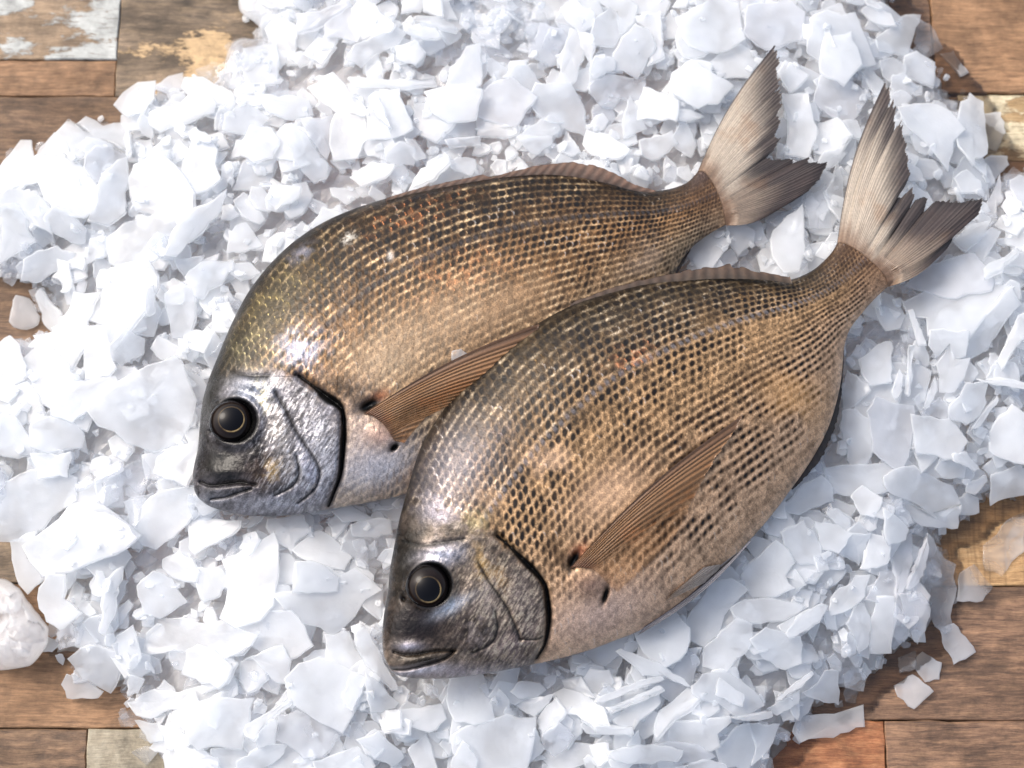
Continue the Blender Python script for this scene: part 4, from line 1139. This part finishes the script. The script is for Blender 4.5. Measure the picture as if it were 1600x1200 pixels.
TR += reg(200, 900, 4, [
[(10, 790), (120, 730), (390, 720), (400, 770), (300, 830), (220, 850), (150, 890), (60, 870)],
[(0, 620), (100, 650), (60, 730), (0, 750)],
[(50, 905), (190, 920), (220, 1030), (140, 1040)],
[(190, 930), (370, 1000), (380, 1040), (240, 1080)],
[(300, 1080), (440, 1080), (550, 1140), (560, 1200), (300, 1220)],
[(690, 310), (900, 230), (1010, 230), (1140, 430), (1000, 520), (860, 500), (780, 440)],
[(130, 250), (420, 300), (580, 285), (780, 370), (740, 430), (590, 510), (500, 480), (300, 460), (100, 480)],
[(375, 470), (440, 440), (560, 500), (640, 570), (620, 640), (560, 700), (460, 670), (340, 610)],
[(770, 510), (960, 440), (1010, 530), (1000, 700), (900, 640)],
[(1000, 650), (1080, 560), (1200, 520), (1370, 590), (1490, 650), (1420, 800), (1330, 960), (1200, 900), (1050, 800)],
[(950, 880), (1060, 850), (1200, 910), (1340, 980), (1250, 1090), (1100, 1130), (940, 1020)],
[(740, 930), (900, 830), (1010, 750), (1020, 780), (890, 890), (790, 1020), (740, 990)],
[(800, 1030), (890, 900), (930, 910), (920, 1040), (820, 1070)],
[(690, 1160), (830, 1060), (980, 1060), (940, 1140), (820, 1210), (690, 1200)],
[(1170, 1160), (1320, 1110), (1430, 1070), (1530, 1190), (1480, 1260), (1200, 1260)],
[(1450, 1030), (1540, 960), (1600, 980), (1600, 1080), (1540, 1140), (1470, 1080)],
[(365, 930), (430, 800), (530, 770), (770, 770), (750, 900), (700, 1070), (440, 1075), (370, 1010)],
[(-410, 680), (-380, 620), (-280, 650), (-170, 720), (-200, 760), (-380, 760)],
[(-360, 520), (-240, 440), (-80, 480), (-60, 600), (-120, 720), (-280, 640)],
])
TR += reg(300, 780, 4, [
[(480, 130), (690, 110), (730, 200), (640, 270), (620, 330), (500, 220)],
[(330, 320), (500, 230), (525, 300), (530, 480), (500, 650), (420, 740), (280, 785), (190, 720), (230, 560), (220, 450), (200, 390)],
[(40, 430), (180, 440), (230, 520), (170, 600), (70, 635), (35, 560)],
[(640, 310), (800, 200), (900, 260), (990, 350), (940, 430), (830, 420), (720, 370)],
[(1000, 160), (1150, 120), (1230, 130), (1240, 220), (1150, 240), (1010, 230)],
[(1010, 260), (1180, 240), (1250, 220), (1230, 330), (1160, 415), (1050, 410)],
[(520, 590), (640, 580), (650, 420), (670, 400), (780, 410), (910, 490), (1000, 440), (1155, 570), (1000, 720), (870, 845), (700, 760), (600, 690)],
[(655, 400), (800, 410), (905, 490), (900, 570), (640, 580)],
[(840, 850), (980, 830), (1040, 960), (1060, 1030), (980, 1050), (840, 1000)],
[(1025, 830), (1090, 810), (1150, 920), (1200, 1030), (1280, 1170), (1240, 1180), (1100, 1040), (1050, 950)],
])
TR += reg(550, 900, 4, [
[(0, 610), (80, 640), (40, 760), (0, 840), (-60, 760)],
[(100, 760), (90, 610), (180, 680), (280, 790), (260, 820), (120, 850)],
[(300, 840), (550, 800), (580, 890), (480, 970), (380, 940), (310, 950)],
[(210, 840), (300, 840), (305, 950), (210, 960)],
[(600, 780), (620, 650), (810, 620), (850, 730), (885, 890), (760, 920), (650, 900)],
[(350, 1090), (460, 1000), (530, 1200), (400, 1200)],
[(40, 1030), (170, 980), (240, 1050), (320, 1130), (250, 1190), (140, 1140)],
[(1310, 650), (1430, 630), (1520, 760), (1430, 740), (1330, 700)],
[(1000, 720), (1050, 660), (1170, 670), (1210, 710), (1150, 760), (1050, 760)],
[(1140, 960), (1200, 1080), (1110, 1160), (1080, 1140)],
[(640, 1000), (820, 930), (960, 870), (1130, 900), (1130, 1010), (1080, 1200), (780, 1200), (650, 1100)],
[(630, 1140), (690, 1040), (780, 1150), (770, 1260), (630, 1240)],
[(1160, 900), (1270, 760), (1330, 860), (1250, 960), (1190, 1000)],
[(1190, 1000), (1290, 930), (1380, 1010), (1330, 1080), (1260, 1125), (1200, 1080)],
[(1020, 800), (1080, 770), (1250, 740), (1200, 820), (1140, 880)],
[(1260, 750), (1330, 710), (1430, 740), (1560, 820), (1600, 930), (1500, 930), (1400, 860), (1320, 840)],
[(1480, 1060), (1600, 1050), (1600, 1150), (1540, 1190)],
])
TR += reg(900, 900, 4, [
[(1390, 400), (1480, 430), (1520, 520), (1400, 540)],
[(1100, 400), (1190, 330), (1390, 380), (1400, 540), (1300, 580), (1180, 510)],
[(370, 340), (480, 280), (620, 230), (700, 330), (680, 470), (560, 560), (430, 470)],
[(720, 230), (840, 50), (960, 30), (1060, 100), (960, 200), (890, 360), (800, 430), (720, 390), (650, 360)],
[(1020, 290), (980, 200), (1060, 150), (1220, 140), (1410, 190), (1380, 230), (1200, 280)],
[(1270, 310), (1400, 240), (1520, 180), (1530, 270), (1440, 340), (1350, 380)],
[(810, 450), (910, 350), (1000, 270), (1090, 310), (1100, 410), (1070, 460), (1000, 510), (945, 590), (805, 560)],
[(240, 900), (360, 800), (510, 720), (520, 800), (400, 900), (350, 1000), (270, 930)],
[(490, 960), (520, 840), (690, 700), (800, 740), (680, 850), (580, 920), (500, 1010)],
[(580, 1030), (620, 910), (950, 880), (960, 920), (880, 990), (900, 1060), (850, 1090)],
[(740, 690), (800, 620), (980, 600), (1050, 680), (1160, 800), (1020, 880), (900, 790), (740, 730)],
[(880, 740), (900, 640), (1050, 740), (1040, 810), (960, 780)],
[(270, 480), (300, 465), (520, 540), (640, 620), (710, 690), (640, 660), (420, 620)],
[(140, 770), (340, 680), (520, 630), (540, 650), (350, 720), (190, 785)],
[(200, 820), (380, 740), (510, 690), (540, 720), (400, 780), (230, 850)],
[(1200, 830), (1390, 720), (1390, 800), (1260, 870)],
[(1260, 770), (1330, 700), (1470, 600), (1480, 620), (1400, 700), (1290, 770)],
[(1430, 730), (1560, 600), (1640, 600), (1640, 800), (1520, 770)],
[(980, 890), (1220, 850), (1230, 880), (1080, 905)],
[(890, 1090), (1010, 950), (1080, 930), (1130, 1070), (1080, 1200), (920, 1190)],
[(1080, 930), (1270, 930), (1250, 980), (1190, 1100), (1100, 1180), (1130, 1070)],
[(120, 940), (340, 950), (350, 990), (130, 985)],
[(500, 1060), (760, 1060), (860, 1130), (760, 1170), (620, 1170), (660, 1090)],
[(220, 1100), (480, 1060), (660, 1090), (620, 1160), (330, 1170), (230, 1130)],
[(690, 1190), (800, 1150), (930, 1180), (940, 1220), (700, 1220)],
])
TR += reg(700, 0, 4, [
[(0, 520), (60, 380), (180, 280), (260, 370), (240, 440), (130, 570), (30, 640)],
[(440, 400), (500, 410), (580, 520), (540, 570), (400, 490), (350, 480)],
[(710, 50), (800, 0), (910, 80), (900, 160), (840, 210), (770, 150)],
[(920, 0), (1110, -20), (1180, 40), (1160, 110), (1080, 210), (1040, 60), (930, 40)],
[(920, 120), (1010, 50), (1070, 120), (1080, 200), (1040, 280), (910, 270), (900, 200)],
[(820, 210), (900, 220), (915, 290), (890, 400), (850, 330)],
[(760, 180), (820, 190), (850, 330), (800, 490), (770, 510), (700, 500), (700, 390), (740, 260)],
[(890, 450), (920, 350), (1030, 360), (1040, 430), (910, 490)],
[(1170, 110), (1330, 80), (1335, 290), (1350, 350), (1250, 400), (1290, 290), (1250, 190)],
[(1040, 330), (1170, 160), (1250, 190), (1290, 290), (1230, 400), (1190, 480), (1050, 430)],
[(890, 540), (1000, 470), (1220, 480), (1220, 640), (1080, 610), (960, 650)],
[(1430, 230), (1480, 90), (1580, 40), (1700, 120), (1690, 260), (1600, 330), (1480, 330)],
[(1410, 470), (1520, 380), (1640, 400), (1640, 620), (1540, 670), (1430, 600)],
[(1190, 740), (1230, 550), (1430, 630), (1420, 750)],
[(1440, 680), (1600, 720), (1510, 750), (1430, 740)],
[(560, 530), (760, 530), (830, 640), (870, 850), (700, 780), (590, 740), (500, 640)],
[(180, 730), (390, 790), (440, 790), (430, 830), (340, 860), (190, 840)],
[(200, 600), (270, 530), (400, 490), (545, 600), (430, 770), (390, 790), (190, 720)],
[(440, 850), (500, 800), (600, 740), (690, 780), (680, 830), (540, 870)],
[(440, 870), (650, 850), (650, 890), (550, 960), (480, 910)],
[(1400, 860), (1480, 750), (1550, 900), (1520, 980), (1430, 930)],
[(1200, 880), (1400, 820), (1430, 900), (1380, 940), (1280, 1000), (1210, 960)],
[(870, 820), (1000, 840), (1130, 930), (1060, 985), (900, 960), (850, 900)],
[(1100, 860), (1110, 700), (1140, 610), (1200, 730), (1240, 800), (1130, 850)],
])
TR += reg(350, 0, 4, [
[(460, 80), (620, 50), (760, 0), (780, 30), (610, 150), (470, 200)],
[(640, 150), (780, 30), (845, 190), (830, 260), (640, 230)],
[(805, 60), (880, 0), (1050, 140), (1060, 160), (960, 220), (870, 240)],
[(1120, 140), (1320, 170), (1350, 230), (1270, 240), (1130, 190)],
[(1200, 90), (1340, 100), (1450, 160), (1440, 175), (1310, 150), (1200, 120)],
[(1070, 290), (1200, 250), (1250, 330), (1190, 400), (1080, 360)],
[(780, 370), (820, 280), (930, 230), (1060, 180), (1130, 210), (1080, 280), (940, 340), (870, 415)],
[(210, 580), (390, 600), (520, 620), (550, 710), (430, 740), (280, 690)],
[(800, 480), (1300, 490), (1310, 520), (1150, 540), (830, 520)],
[(1420, 420), (1510, 300), (1600, 280), (1600, 520), (1520, 600), (1400, 640), (1400, 540)],
[(1260, 580), (1600, 560), (1560, 740), (1400, 760), (1290, 650)],
[(540, 560), (600, 530), (690, 470), (770, 560), (870, 660), (900, 720), (700, 700), (600, 620)],
[(920, 640), (980, 570), (1090, 560), (1165, 800), (1010, 860), (900, 860), (900, 700)],
[(905, 620), (940, 575), (1000, 680), (1040, 790), (960, 720)],
[(680, 950), (700, 720), (870, 720), (900, 860), (830, 980), (690, 1000)],
[(490, 760), (670, 730), (660, 900), (640, 990), (560, 890)],
[(380, 860), (450, 780), (530, 870), (640, 1010), (630, 1100), (560, 1130), (440, 990)],
[(1130, 860), (1200, 880), (1260, 980), (1200, 1000)],
[(1010, 930), (1100, 890), (1185, 920), (1180, 1030), (1070, 1030), (1010, 1000)],
[(800, 1110), (920, 1010), (1060, 1030), (1000, 1110), (860, 1160)],
[(1390, 870), (1600, 850), (1600, 910), (1420, 920)],
[(1160, 1170), (1230, 1050), (1390, 970), (1400, 1020), (1300, 1130)],
])
TR += reg(1200, 450, 4, [
[(1190, 430), (1260, 290), (1330, 190), (1510, 10), (1570, 110), (1450, 260), (1380, 380), (1260, 440)],
[(870, 90), (1000, 20), (1250, -40), (1510, 0), (1430, 90), (1300, 230), (1240, 300), (1010, 280), (1000, 180), (900, 170)],
[(1010, 360), (1020, 270), (1250, 280), (1230, 420), (1150, 440), (1140, 360), (1050, 430)],
[(1060, 480), (1140, 360), (1170, 450), (1260, 440), (1220, 560), (1170, 640), (1080, 640)],
[(570, 450), (690, 360), (760, 340), (770, 460), (770, 580), (640, 600), (600, 540)],
[(500, 520), (620, 600), (640, 640), (580, 690), (480, 770), (470, 640)],
[(880, 150), (910, 140), (960, 260), (990, 350), (940, 350)],
[(880, 370), (910, 375), (905, 560), (880, 670), (860, 650), (875, 500)],
[(775, 640), (820, 510), (845, 540), (840, 640), (800, 690)],
[(1000, 660), (1040, 560), (1060, 640), (1010, 740), (970, 750)],
[(970, 780), (1070, 690), (1130, 740), (1120, 820), (980, 810)],
[(1140, 740), (1240, 600), (1370, 600), (1360, 720), (1320, 790), (1240, 850), (1140, 800)],
[(1310, 570), (1450, 560), (1620, 590), (1620, 640), (1450, 610)],
[(1280, 880), (1430, 680), (1440, 700), (1330, 860)],
[(1390, 970), (1420, 850), (1520, 740), (1600, 800), (1600, 1090), (1480, 1060), (1390, 1010)],
[(370, 1130), (520, 1110), (730, 1100), (810, 1160), (760, 1260), (600, 1310), (400, 1260)],
[(470, 780), (550, 770), (640, 870), (650, 1010), (600, 1110), (520, 1110), (480, 960)],
[(910, 800), (1130, 820), (1240, 960), (1200, 1030), (1160, 1060), (940, 1020)],
[(630, 780), (680, 690), (780, 730), (900, 745), (915, 840), (880, 990), (830, 1150), (760, 1090), (660, 1010), (650, 880)],
[(1160, 1040), (1240, 1020), (1320, 1130), (1290, 1140), (1170, 1080)],
[(1440, 440), (1560, 180), (1620, 150), (1610, 300), (1470, 500)],
])
TR += reg(1150, 720, 4, [
[(960, 210), (1200, 330), (1290, 365), (1400, 280), (1380, 420), (1200, 410), (1130, 380)],
[(945, 110), (1060, 50), (1170, 80), (1340, 160), (1395, 270), (1290, 365), (1200, 320), (1030, 230), (950, 160)],
[(1400, 230), (1450, 200), (1510, 230), (1520, 320), (1410, 330)],
[(1450, 140), (1560, 90), (1570, 130), (1500, 210), (1440, 190)],
[(430, 150), (530, 95), (600, 170), (600, 250), (400, 330), (240, 330)],
[(720, 230), (790, 160), (910, 230), (860, 350), (780, 330)],
[(930, 300), (1030, 370), (1080, 430), (1060, 490), (960, 520), (930, 450)],
[(570, 320), (630, 300), (710, 360), (710, 450), (640, 400)],
[(780, 670), (840, 460), (950, 480), (960, 580), (945, 640)],
[(650, 570), (720, 460), (840, 460), (800, 570), (770, 650)],
[(500, 380), (640, 400), (720, 460), (640, 570), (530, 540)],
[(290, 450), (420, 380), (480, 440), (530, 540), (510, 640), (400, 640), (310, 560)],
[(40, 720), (100, 640), (250, 510), (320, 570), (360, 640), (300, 720), (360, 790), (250, 840), (110, 840), (60, 780)],
[(1030, 840), (1150, 830), (1210, 930), (1190, 1010), (1130, 1130), (1080, 1080), (1050, 960)],
[(1370, 700), (1420, 750), (1440, 790), (1380, 880), (1350, 890)],
[(1070, 790), (1130, 650), (1190, 490), (1200, 580), (1170, 720), (1110, 790)],
[(970, 600), (1010, 530), (1090, 460), (1100, 640), (1060, 780), (1000, 860), (1010, 720)],
[(1200, 480), (1260, 560), (1370, 660), (1370, 800), (1350, 900), (1350, 1030), (1310, 1065), (1250, 1020), (1170, 880), (1190, 660)],
[(590, 930), (620, 830), (740, 730), (830, 720), (800, 850), (720, 920), (600, 960)],
[(820, 860), (900, 700), (990, 690), (1000, 800), (960, 860), (860, 870)],
[(1000, 890), (1060, 990), (1070, 1060), (1030, 1140), (1000, 1130)],
[(840, 1010), (880, 860), (980, 860), (1000, 1000), (970, 1190), (850, 1190)],
[(700, 1020), (740, 930), (800, 900), (840, 980), (820, 1150), (770, 1190), (740, 1090)],
[(320, 1070), (400, 960), (530, 900), (570, 910), (520, 1010), (430, 1060), (340, 1100)],
])
TR += reg(1200, 150, 4, [
[(1200, 90), (1260, 0), (1340, 50), (1360, 350), (1280, 420), (1200, 300), (1180, 200)],
[(830, 80), (980, 60), (1130, 100), (1220, 210), (1150, 280), (1120, 450), (1070, 380), (1000, 290), (890, 200)],
[(1310, 430), (1400, 370), (1490, 380), (1500, 430), (1420, 520), (1330, 460)],
[(230, 650), (360, 560), (390, 820), (260, 820)],
[(20, 900), (120, 760), (210, 690), (220, 850), (190, 1080), (100, 1090), (30, 1000)],
[(370, 590), (440, 420), (470, 520), (470, 670), (380, 610)],
[(880, 1170), (1000, 1060), (1280, 980), (1400, 1140), (1380, 1200), (1100, 1250)],
[(1170, 900), (1260, 800), (1390, 780), (1360, 860), (1240, 960)],
[(1340, 720), (1440, 510), (1470, 640), (1430, 760)],
[(1460, 690), (1500, 620), (1580, 660), (1570, 720), (1510, 750)],
[(1370, 1050), (1550, 950), (1560, 980), (1470, 1080), (1360, 1120)],
])
TR += reg(0, 0, 1, [
[(1268, 32), (1276, 25), (1335, 23), (1350, 60), (1365, 98), (1330, 112), (1300, 110), (1265, 80)],
[(1370, 60), (1405, 28), (1435, 26), (1418, 85), (1375, 78)],
[(1470, 85), (1490, 80), (1512, 112), (1500, 118)],
[(1054, 114), (1087, 95), (1121, 121), (1144, 132), (1121, 159), (1091, 166), (1050, 140)],
[(1060, 30), (1110, 0), (1150, 10), (1160, 60), (1120, 80), (1080, 70)],
[(1170, 10), (1230, 0), (1255, 20), (1250, 60), (1200, 75), (1165, 50)],
[(1225, 150), (1262, 150), (1275, 200), (1262, 245), (1228, 240)],
[(1290, 60), (1330, 50), (1345, 100), (1320, 130), (1285, 110)],
])
TR += reg(1150, 720, 2.5, [
[(620, 880), (690, 840), (765, 900), (695, 965), (635, 920)],
[(690, 800), (730, 750), (800, 790), (790, 850), (740, 860)],
[(800, 660), (850, 640), (930, 745), (850, 790), (810, 710)],
[(635, 770), (700, 745), (700, 810), (640, 825)],
[(230, 1060), (270, 1000), (490, 960), (490, 1040), (380, 1080), (260, 1100)],
[(875, 440), (930, 410), (1000, 490), (960, 540), (870, 540)],
[(970, 330), (1060, 240), (1125, 210), (1125, 350), (1040, 440), (980, 420)],
[(1000, 60), (1110, 20), (1130, 130), (1000, 170)],
])
TR += reg(1200, 0, 3, [
[(1010, 540), (1090, 530), (1110, 620), (1070, 700), (1020, 680)],
[(680, 80), (760, 120), (815, 220), (740, 270), (690, 190)],
])
NCLEAR0 = len(TR)
rt = np.random.default_rng(5)
skipped = 0
for k, poly in enumerate(TR):
    P2 = np.array(poly, float)
    cx, cyp = P2.mean(0)
    on_wood = (cx > 1380 and cyp > 850) or (cx > 1580 and 120 < cyp < 260) or (cx > 1430 and cyp < 120)
    # height of the heap where the photograph shows this flake
    z = 0.02
    for _ in range(4):
        w0 = unproj(cx, cyp, z)
        i = int(np.clip((w0[0] - GX0) / CELL, 0, NXg - 1)); j = int(np.clip((w0[1] - GY0) / CELL, 0, NYg - 1))
        z = H[j, i] + 0.002
    P2 = P2.mean(0) + (P2 - P2.mean(0)) * 1.10
    d = P2 - P2.mean(0); ev = np.linalg.svd(d)[1]
    asp = ev[0] / max(ev[1], 1e-6)
    th = rt.uniform(0.0011, 0.0018) if asp < 3 else rt.uniform(0.0022, 0.0034)
    W = unproj(P2[:, 0], P2[:, 1], z)[:, :2]
    s = settle(W, th, rt, 0.09, 88, True)
    if s is None:
        skipped += 1; continue
    a, b, c = s[:3]
    # lay the traced outline onto the settled plane
    r_ = ray(P2[:, 0], P2[:, 1])
    tt = (c + a * CAM[0] + b * CAM[1] - CAM[2]) / (r_[:, 2] - a * r_[:, 0] - b * r_[:, 1])
    W3 = CAM + r_ * tt[:, None]
    P = W3[:, :2]
    emit(P, (a, b, c), th, rt, on_wood or rt.uniform() < 0.10, True)
    fp = footprint(P)
    if fp is not None:
        sl, m = fp
        h = H[sl]; zz = a * GX[sl] + b * GY[sl] + c
        h[m] = np.maximum(h[m], zz[m])

# a few of the finest slivers on top
n_before = len(FLAKES)
scatter(70, 0.003, 0.007, 0.001, 0.0018, 0.3, 60, 0.1)

# rounded lumps of frosted ice
def lump(poly, hgt, seed, name_seed):
    r = np.random.default_rng(seed)
    n, nr = 120, 44
    P2 = smooth_poly(poly, n + 1, True)[:-1]
    c2 = P2.mean(0)
    w0 = unproj(c2[0], c2[1], 0.01)
    i = int(np.clip((w0[0] - GX0) / CELL, 0, NXg - 1)); j = int(np.clip((w0[1] - GY0) / CELL, 0, NYg - 1))
    base = max(0.002, H[j, i] - 0.006)
    V = []
    for k in range(nr):
        f = (k + 0.3) / (nr - 0.7)                       # 0 at the top, 1 underneath
        rad = min(1.0, 1.28 * f) if f < 0.85 else 1.0 - 0.7 * (f - 0.85)
        Q = c2 + (P2 - c2) * rad * (1 + 0.06 * (vnoise(P2[:, :1] / 14, P2[:, 1:] / 14, seed) - 0.5))
        prof = (1 - min(1, rad) ** 3.2) ** 0.55 if f < 0.78 else -0.6 * (f - 0.78) / 0.22
        fac = np.round(3.2 * fbm(Q[:, 0] / 30, Q[:, 1] / 30, seed + 2, 2)) / 3.2
        zq = base + hgt * prof * (0.55 + 0.75 * (0.5 * fac + 0.5 * fbm(Q[:, 0] / 24, Q[:, 1] / 24, seed, 3))) + 0.0016 * (fbm(Q[:, 0] / 6, Q[:, 1] / 6, seed + 5, 3) - 0.5) * (f < 0.78)
        V.append(unproj(Q[:, 0], Q[:, 1], zq))
    V = np.concatenate(V)
    q = grid_quads(nr, n, wrap=True)
    V = np.concatenate([V, V[:n].mean(0)[None], V[-n:].mean(0)[None]])
    j = np.arange(n); j1 = (j + 1) % n
    t = np.concatenate([np.stack([np.full(n, nr * n), j, j1], 1), np.stack([np.full(n, nr * n + 1), (nr - 1) * n + j1, (nr - 1) * n + j], 1)])
    O = V.mean(0)
    me = make_mesh("ice_lump", V - O, q, t, True)
    o = add_obj("ice_lump", me, None); o.location = O
    return o
LUMPS = [
    ([(-30, 925), (0, 905), (22, 912), (50, 945), (72, 975), (76, 1000), (55, 1035), (25, 1045), (-20, 1042), (-50, 990)], 0.024, 3, ICE_LUMP, "large frosted ice lump on the wood at the left edge, pitted and rounded"),
    ([(375, 15), (385, -10), (460, -14), (505, 15), (490, 40), (450, 55), (425, 52), (400, 38)], 0.016, 4, ICE_LUMP, "bright white ice lump at the top edge beside bare painted wood"),
    ([(712, 22), (728, -8), (790, -18), (850, 0), (872, 28), (872, 60), (860, 86), (850, 97), (815, 92), (768, 92), (748, 72), (720, 48)], 0.014, 5, ICE_CLEAR, "widest translucent ice lump at the top edge above the rear fish"),
    ([(357, 78), (378, 60), (418, 65), (430, 82), (418, 120), (402, 137), (370, 143), (350, 125)], 0.010, 6, ICE_CLEAR, "greyish watery ice lump at the upper left beside the peeling painted wood")]
for poly, hg, sd, mt, lab in LUMPS:
    o = lump(poly, hg, sd, lab); o.data.materials.append(mt)
    o["label"] = lab; o["category"] = "ice lump"; o["group"] = "lumps of ice among the flakes"

# the 300 largest flakes are things of their own, the rest one mass of chips
order = sorted(range(len(FLAKES)), key=lambda i: -(FLAKES[i]["area"] * (1.0 if FLAKES[i]["traced"] else 0.25)))
def vis(i):
    f = FLAKES[i]
    x, y = proj(f["c"])
    return -40 < x < 1640 and -40 < y < 1240
order = [i for i in order if vis(i)]
single = order[:296]
sset = set(single)
for clear, mat, nm in ((False, ICE, "ice_chips"), (True, ICE_CLEAR, "watery_ice_chips")):
    Vs, Qs, Ts, off = [], [], [], 0
    for i, f in enumerate(FLAKES):
        if i in sset or f["clear"] != clear: continue
        Vs.append(f["v"]); Qs.append(f["q"] + off); Ts.append(f["t"] + off); off += len(f["v"])
    o = add_obj(nm, make_mesh(nm, np.concatenate(Vs), np.concatenate(Qs), np.concatenate(Ts), True), mat)
    o["kind"] = "stuff"

PLACES = [
    (110, 330, "near the upper left rim of the heap"), (90, 480, "beside the bare gap at the left edge"), (120, 640, "at the far left of the heap"), (240, 560, "left of the rear fish's nape"),
    (230, 720, "left of the rear fish's mouth"), (120, 860, "above the frosted lump at the left edge"), (170, 1060, "at the lower left rim of the heap"), (330, 1130, "at the bottom edge left of both fish"),
    (330, 900, "below the rear fish's chin"), (490, 880, "between the two fish heads"), (470, 1010, "left of the front fish's mouth"), (520, 1140, "at the bottom edge below the front fish's snout"),
    (690, 1130, "below the front fish's jaw"), (860, 1100, "below the front fish's gill cover"), (1020, 1040, "below the front fish's belly"), (1000, 1160, "at the bottom edge under the front fish's belly"),
    (1190, 1130, "at the bottom beside the orange wood"), (1200, 900, "just below the pelvic fin tip"), (1290, 950, "on the lower right slope of the heap"), (1460, 930, "at the lower right rim above the dark wood"),
    (1440, 780, "right of the front fish's belly towards the frame edge"), (1350, 680, "beside the front fish's anal fin"), (1350, 540, "right of the front fish's tail root"), (1520, 560, "at the right edge beside stacked flakes"),
    (1540, 400, "right of the front fish's tail fin"), (1480, 220, "at the upper right rim beside the cream wood"), (1310, 90, "at the top edge above the front fish's tail"), (1250, 330, "between the two tail fins"),
    (1130, 100, "left of the rear fish's tail fin tip"), (1030, 200, "above the rear fish's tail root"), (930, 90, "at the top edge above the dorsal fin"), (870, 190, "just above the rear fish's dorsal fin"),
    (700, 180, "above the rear fish's back"), (600, 90, "at the top edge left of the wide lump"), (520, 240, "above the rear fish's shoulder"), (440, 120, "below the bright lump at the top edge"),
    (340, 220, "upper left of the rear fish's back"), (260, 160, "at the upper left rim beside brown wood"), (380, 330, "left of the rear fish's shoulder"), (1480, 1080, "lying loose on the dark wood at lower right")]
TH_WORD = {3: "three-cornered", 4: "four-cornered", 5: "five-cornered", 6: "six-sided", 7: "many-sided"}
groups = {}
recs = []
for i in single:
    f = FLAKES[i]
    x, y = proj(f["c"])
    x = min(max(x, 5), 1595); y = min(max(y, 5), 1195)
    pl = min(PLACES, key=lambda p: (p[0] - x) ** 2 + (p[1] - y) ** 2)[2]
    d = f["poly"] - f["poly"].mean(0); ev = np.linalg.svd(d)[1]; asp = ev[0] / max(ev[1], 1e-9)
    px = math.sqrt(f["area"]) / PXM
    size = "broad" if px > 62 else ("middling" if px > 38 else "small")
    shape = "sliver of ice" if asp > 3.0 else ("long flake" if asp > 1.9 else "flake")
    clr = "watery" if f["clear"] else "milky"
    lab = "%s %s ice %s %s" % (size, clr, "sliver" if asp > 3.0 else ("long flake" if asp > 1.9 else "flake"), pl)
    lab = lab.replace("ice long flake", "long ice flake")
    recs.append([i, lab, x, y, f["area"]])
for r in recs: r[1] = r[1].replace("right of the front fish's belly towards the frame edge", "right of the front fish's belly").replace("at the right edge beside stacked flakes", "halfway up the right edge").replace("lying loose on the dark wood at lower right", "loose on the dark wood")
by = {}
for r in recs: by.setdefault(r[1], []).append(r)
for lab, rs in by.items():
    if len(rs) < 2: continue
    left = list(rs); nm = lab
    for word, key in (("largest", lambda r: -r[4]), ("uppermost", lambda r: r[3]), ("lowest", lambda r: -r[3]), ("leftmost", lambda r: r[2]), ("rightmost", lambda r: -r[2]), ("smallest", lambda r: r[4])):
        if not left: break
        b = min(rs, key=key)
        if b in left: b[1] = word + " " + nm; left.remove(b)
    if len(left) > 1:
        rk = sorted(rs, key=lambda r: -r[4])
        for r in list(left):
            w = {1: "second largest", 2: "third largest", 3: "fourth largest", 4: "fifth largest", 5: "sixth largest"}.get(rk.index(r))
            if w: r[1] = w + " " + nm; left.remove(r)
    if len(left) == 1: left[0][1] = "middle one of the " + nm.replace("flake", "flakes", 1).replace("sliver", "slivers", 1)
for i, lab, x, y, ar in recs:
    f = FLAKES[i]
    o = add_obj("ice_flake", make_mesh("ice_flake", f["v"] - f["c"], f["q"], f["t"], True), ICE_CLEAR if f["clear"] else ICE)
    o.location = f["c"]
    o["label"] = lab; o["category"] = "ice flake"; o["group"] = "flakes of ice heaped round the fish"

# a clear chip of ice lying on the rear fish's flank
x, y = 717, 558
pp = np.array([(706, 548), (720, 544), (731, 552), (729, 566), (716, 573), (705, 562)], float)
zc = float(z_at(F1, np.array([x]), np.array([y]), F1.z0)[0]) + 0.0012
Wc = unproj(pp[:, 0], pp[:, 1], zc + 0.0006); O = Wc.mean(0)
V, q, t = flake_geometry((Wc - O)[:, :2], 0.0015, rt, bump=0.0003)
o = add_obj("ice_chip", make_mesh("ice_chip", V, q, t, True), ICE_CLEAR); o.location = O
o["label"] = "clear little ice chip lying on the rear fish's flank above its pectoral fin"; o["category"] = "ice chip"

# meltwater on the wood round the heap
m = NT("meltwater_film")
tr = m.n("BsdfTransparent", {"Color": (0.76, 0.72, 0.68, 1)}).outputs[0]
gl = m.n("BsdfGlossy", {"Color": (1, 1, 1, 1), "Roughness": 0.04}).outputs[0]
fr = m.n("Fresnel", {"IOR": 1.33}).outputs[0]
m.t.links.new(m.n("MixShader", {0: fr, 1: tr, 2: gl}).outputs[0], m.out.inputs[0])
wet = dp + 0.016 * (fbm(GX * 60, GY * 60, 88) - 0.5) + 0.014 * sstep(0.05, 0.16, GX) - 0.004
step = 2
wg = wet[::step, ::step]
zz = 0.0011 + 0.0016 * (1 - np.exp(-np.maximum(wg, 0) / 0.002))
zz = np.where(wg > 0, zz, 0.0008)
V = np.stack([GX[::step, ::step], GY[::step, ::step], zz], -1).reshape(-1, 3)
ny, nx = wg.shape
q = grid_quads(ny, nx)
sel = (wg.reshape(-1)[q] > -0.0005).all(1) & (dp[::step, ::step].reshape(-1)[q] < 0.012).any(1)
o = add_obj("meltwater", make_mesh("meltwater", V, q[sel], None, True), m.m)
o["kind"] = "structure"
print("flakes", len(FLAKES), "traced", len(TR), "skipped", skipped)
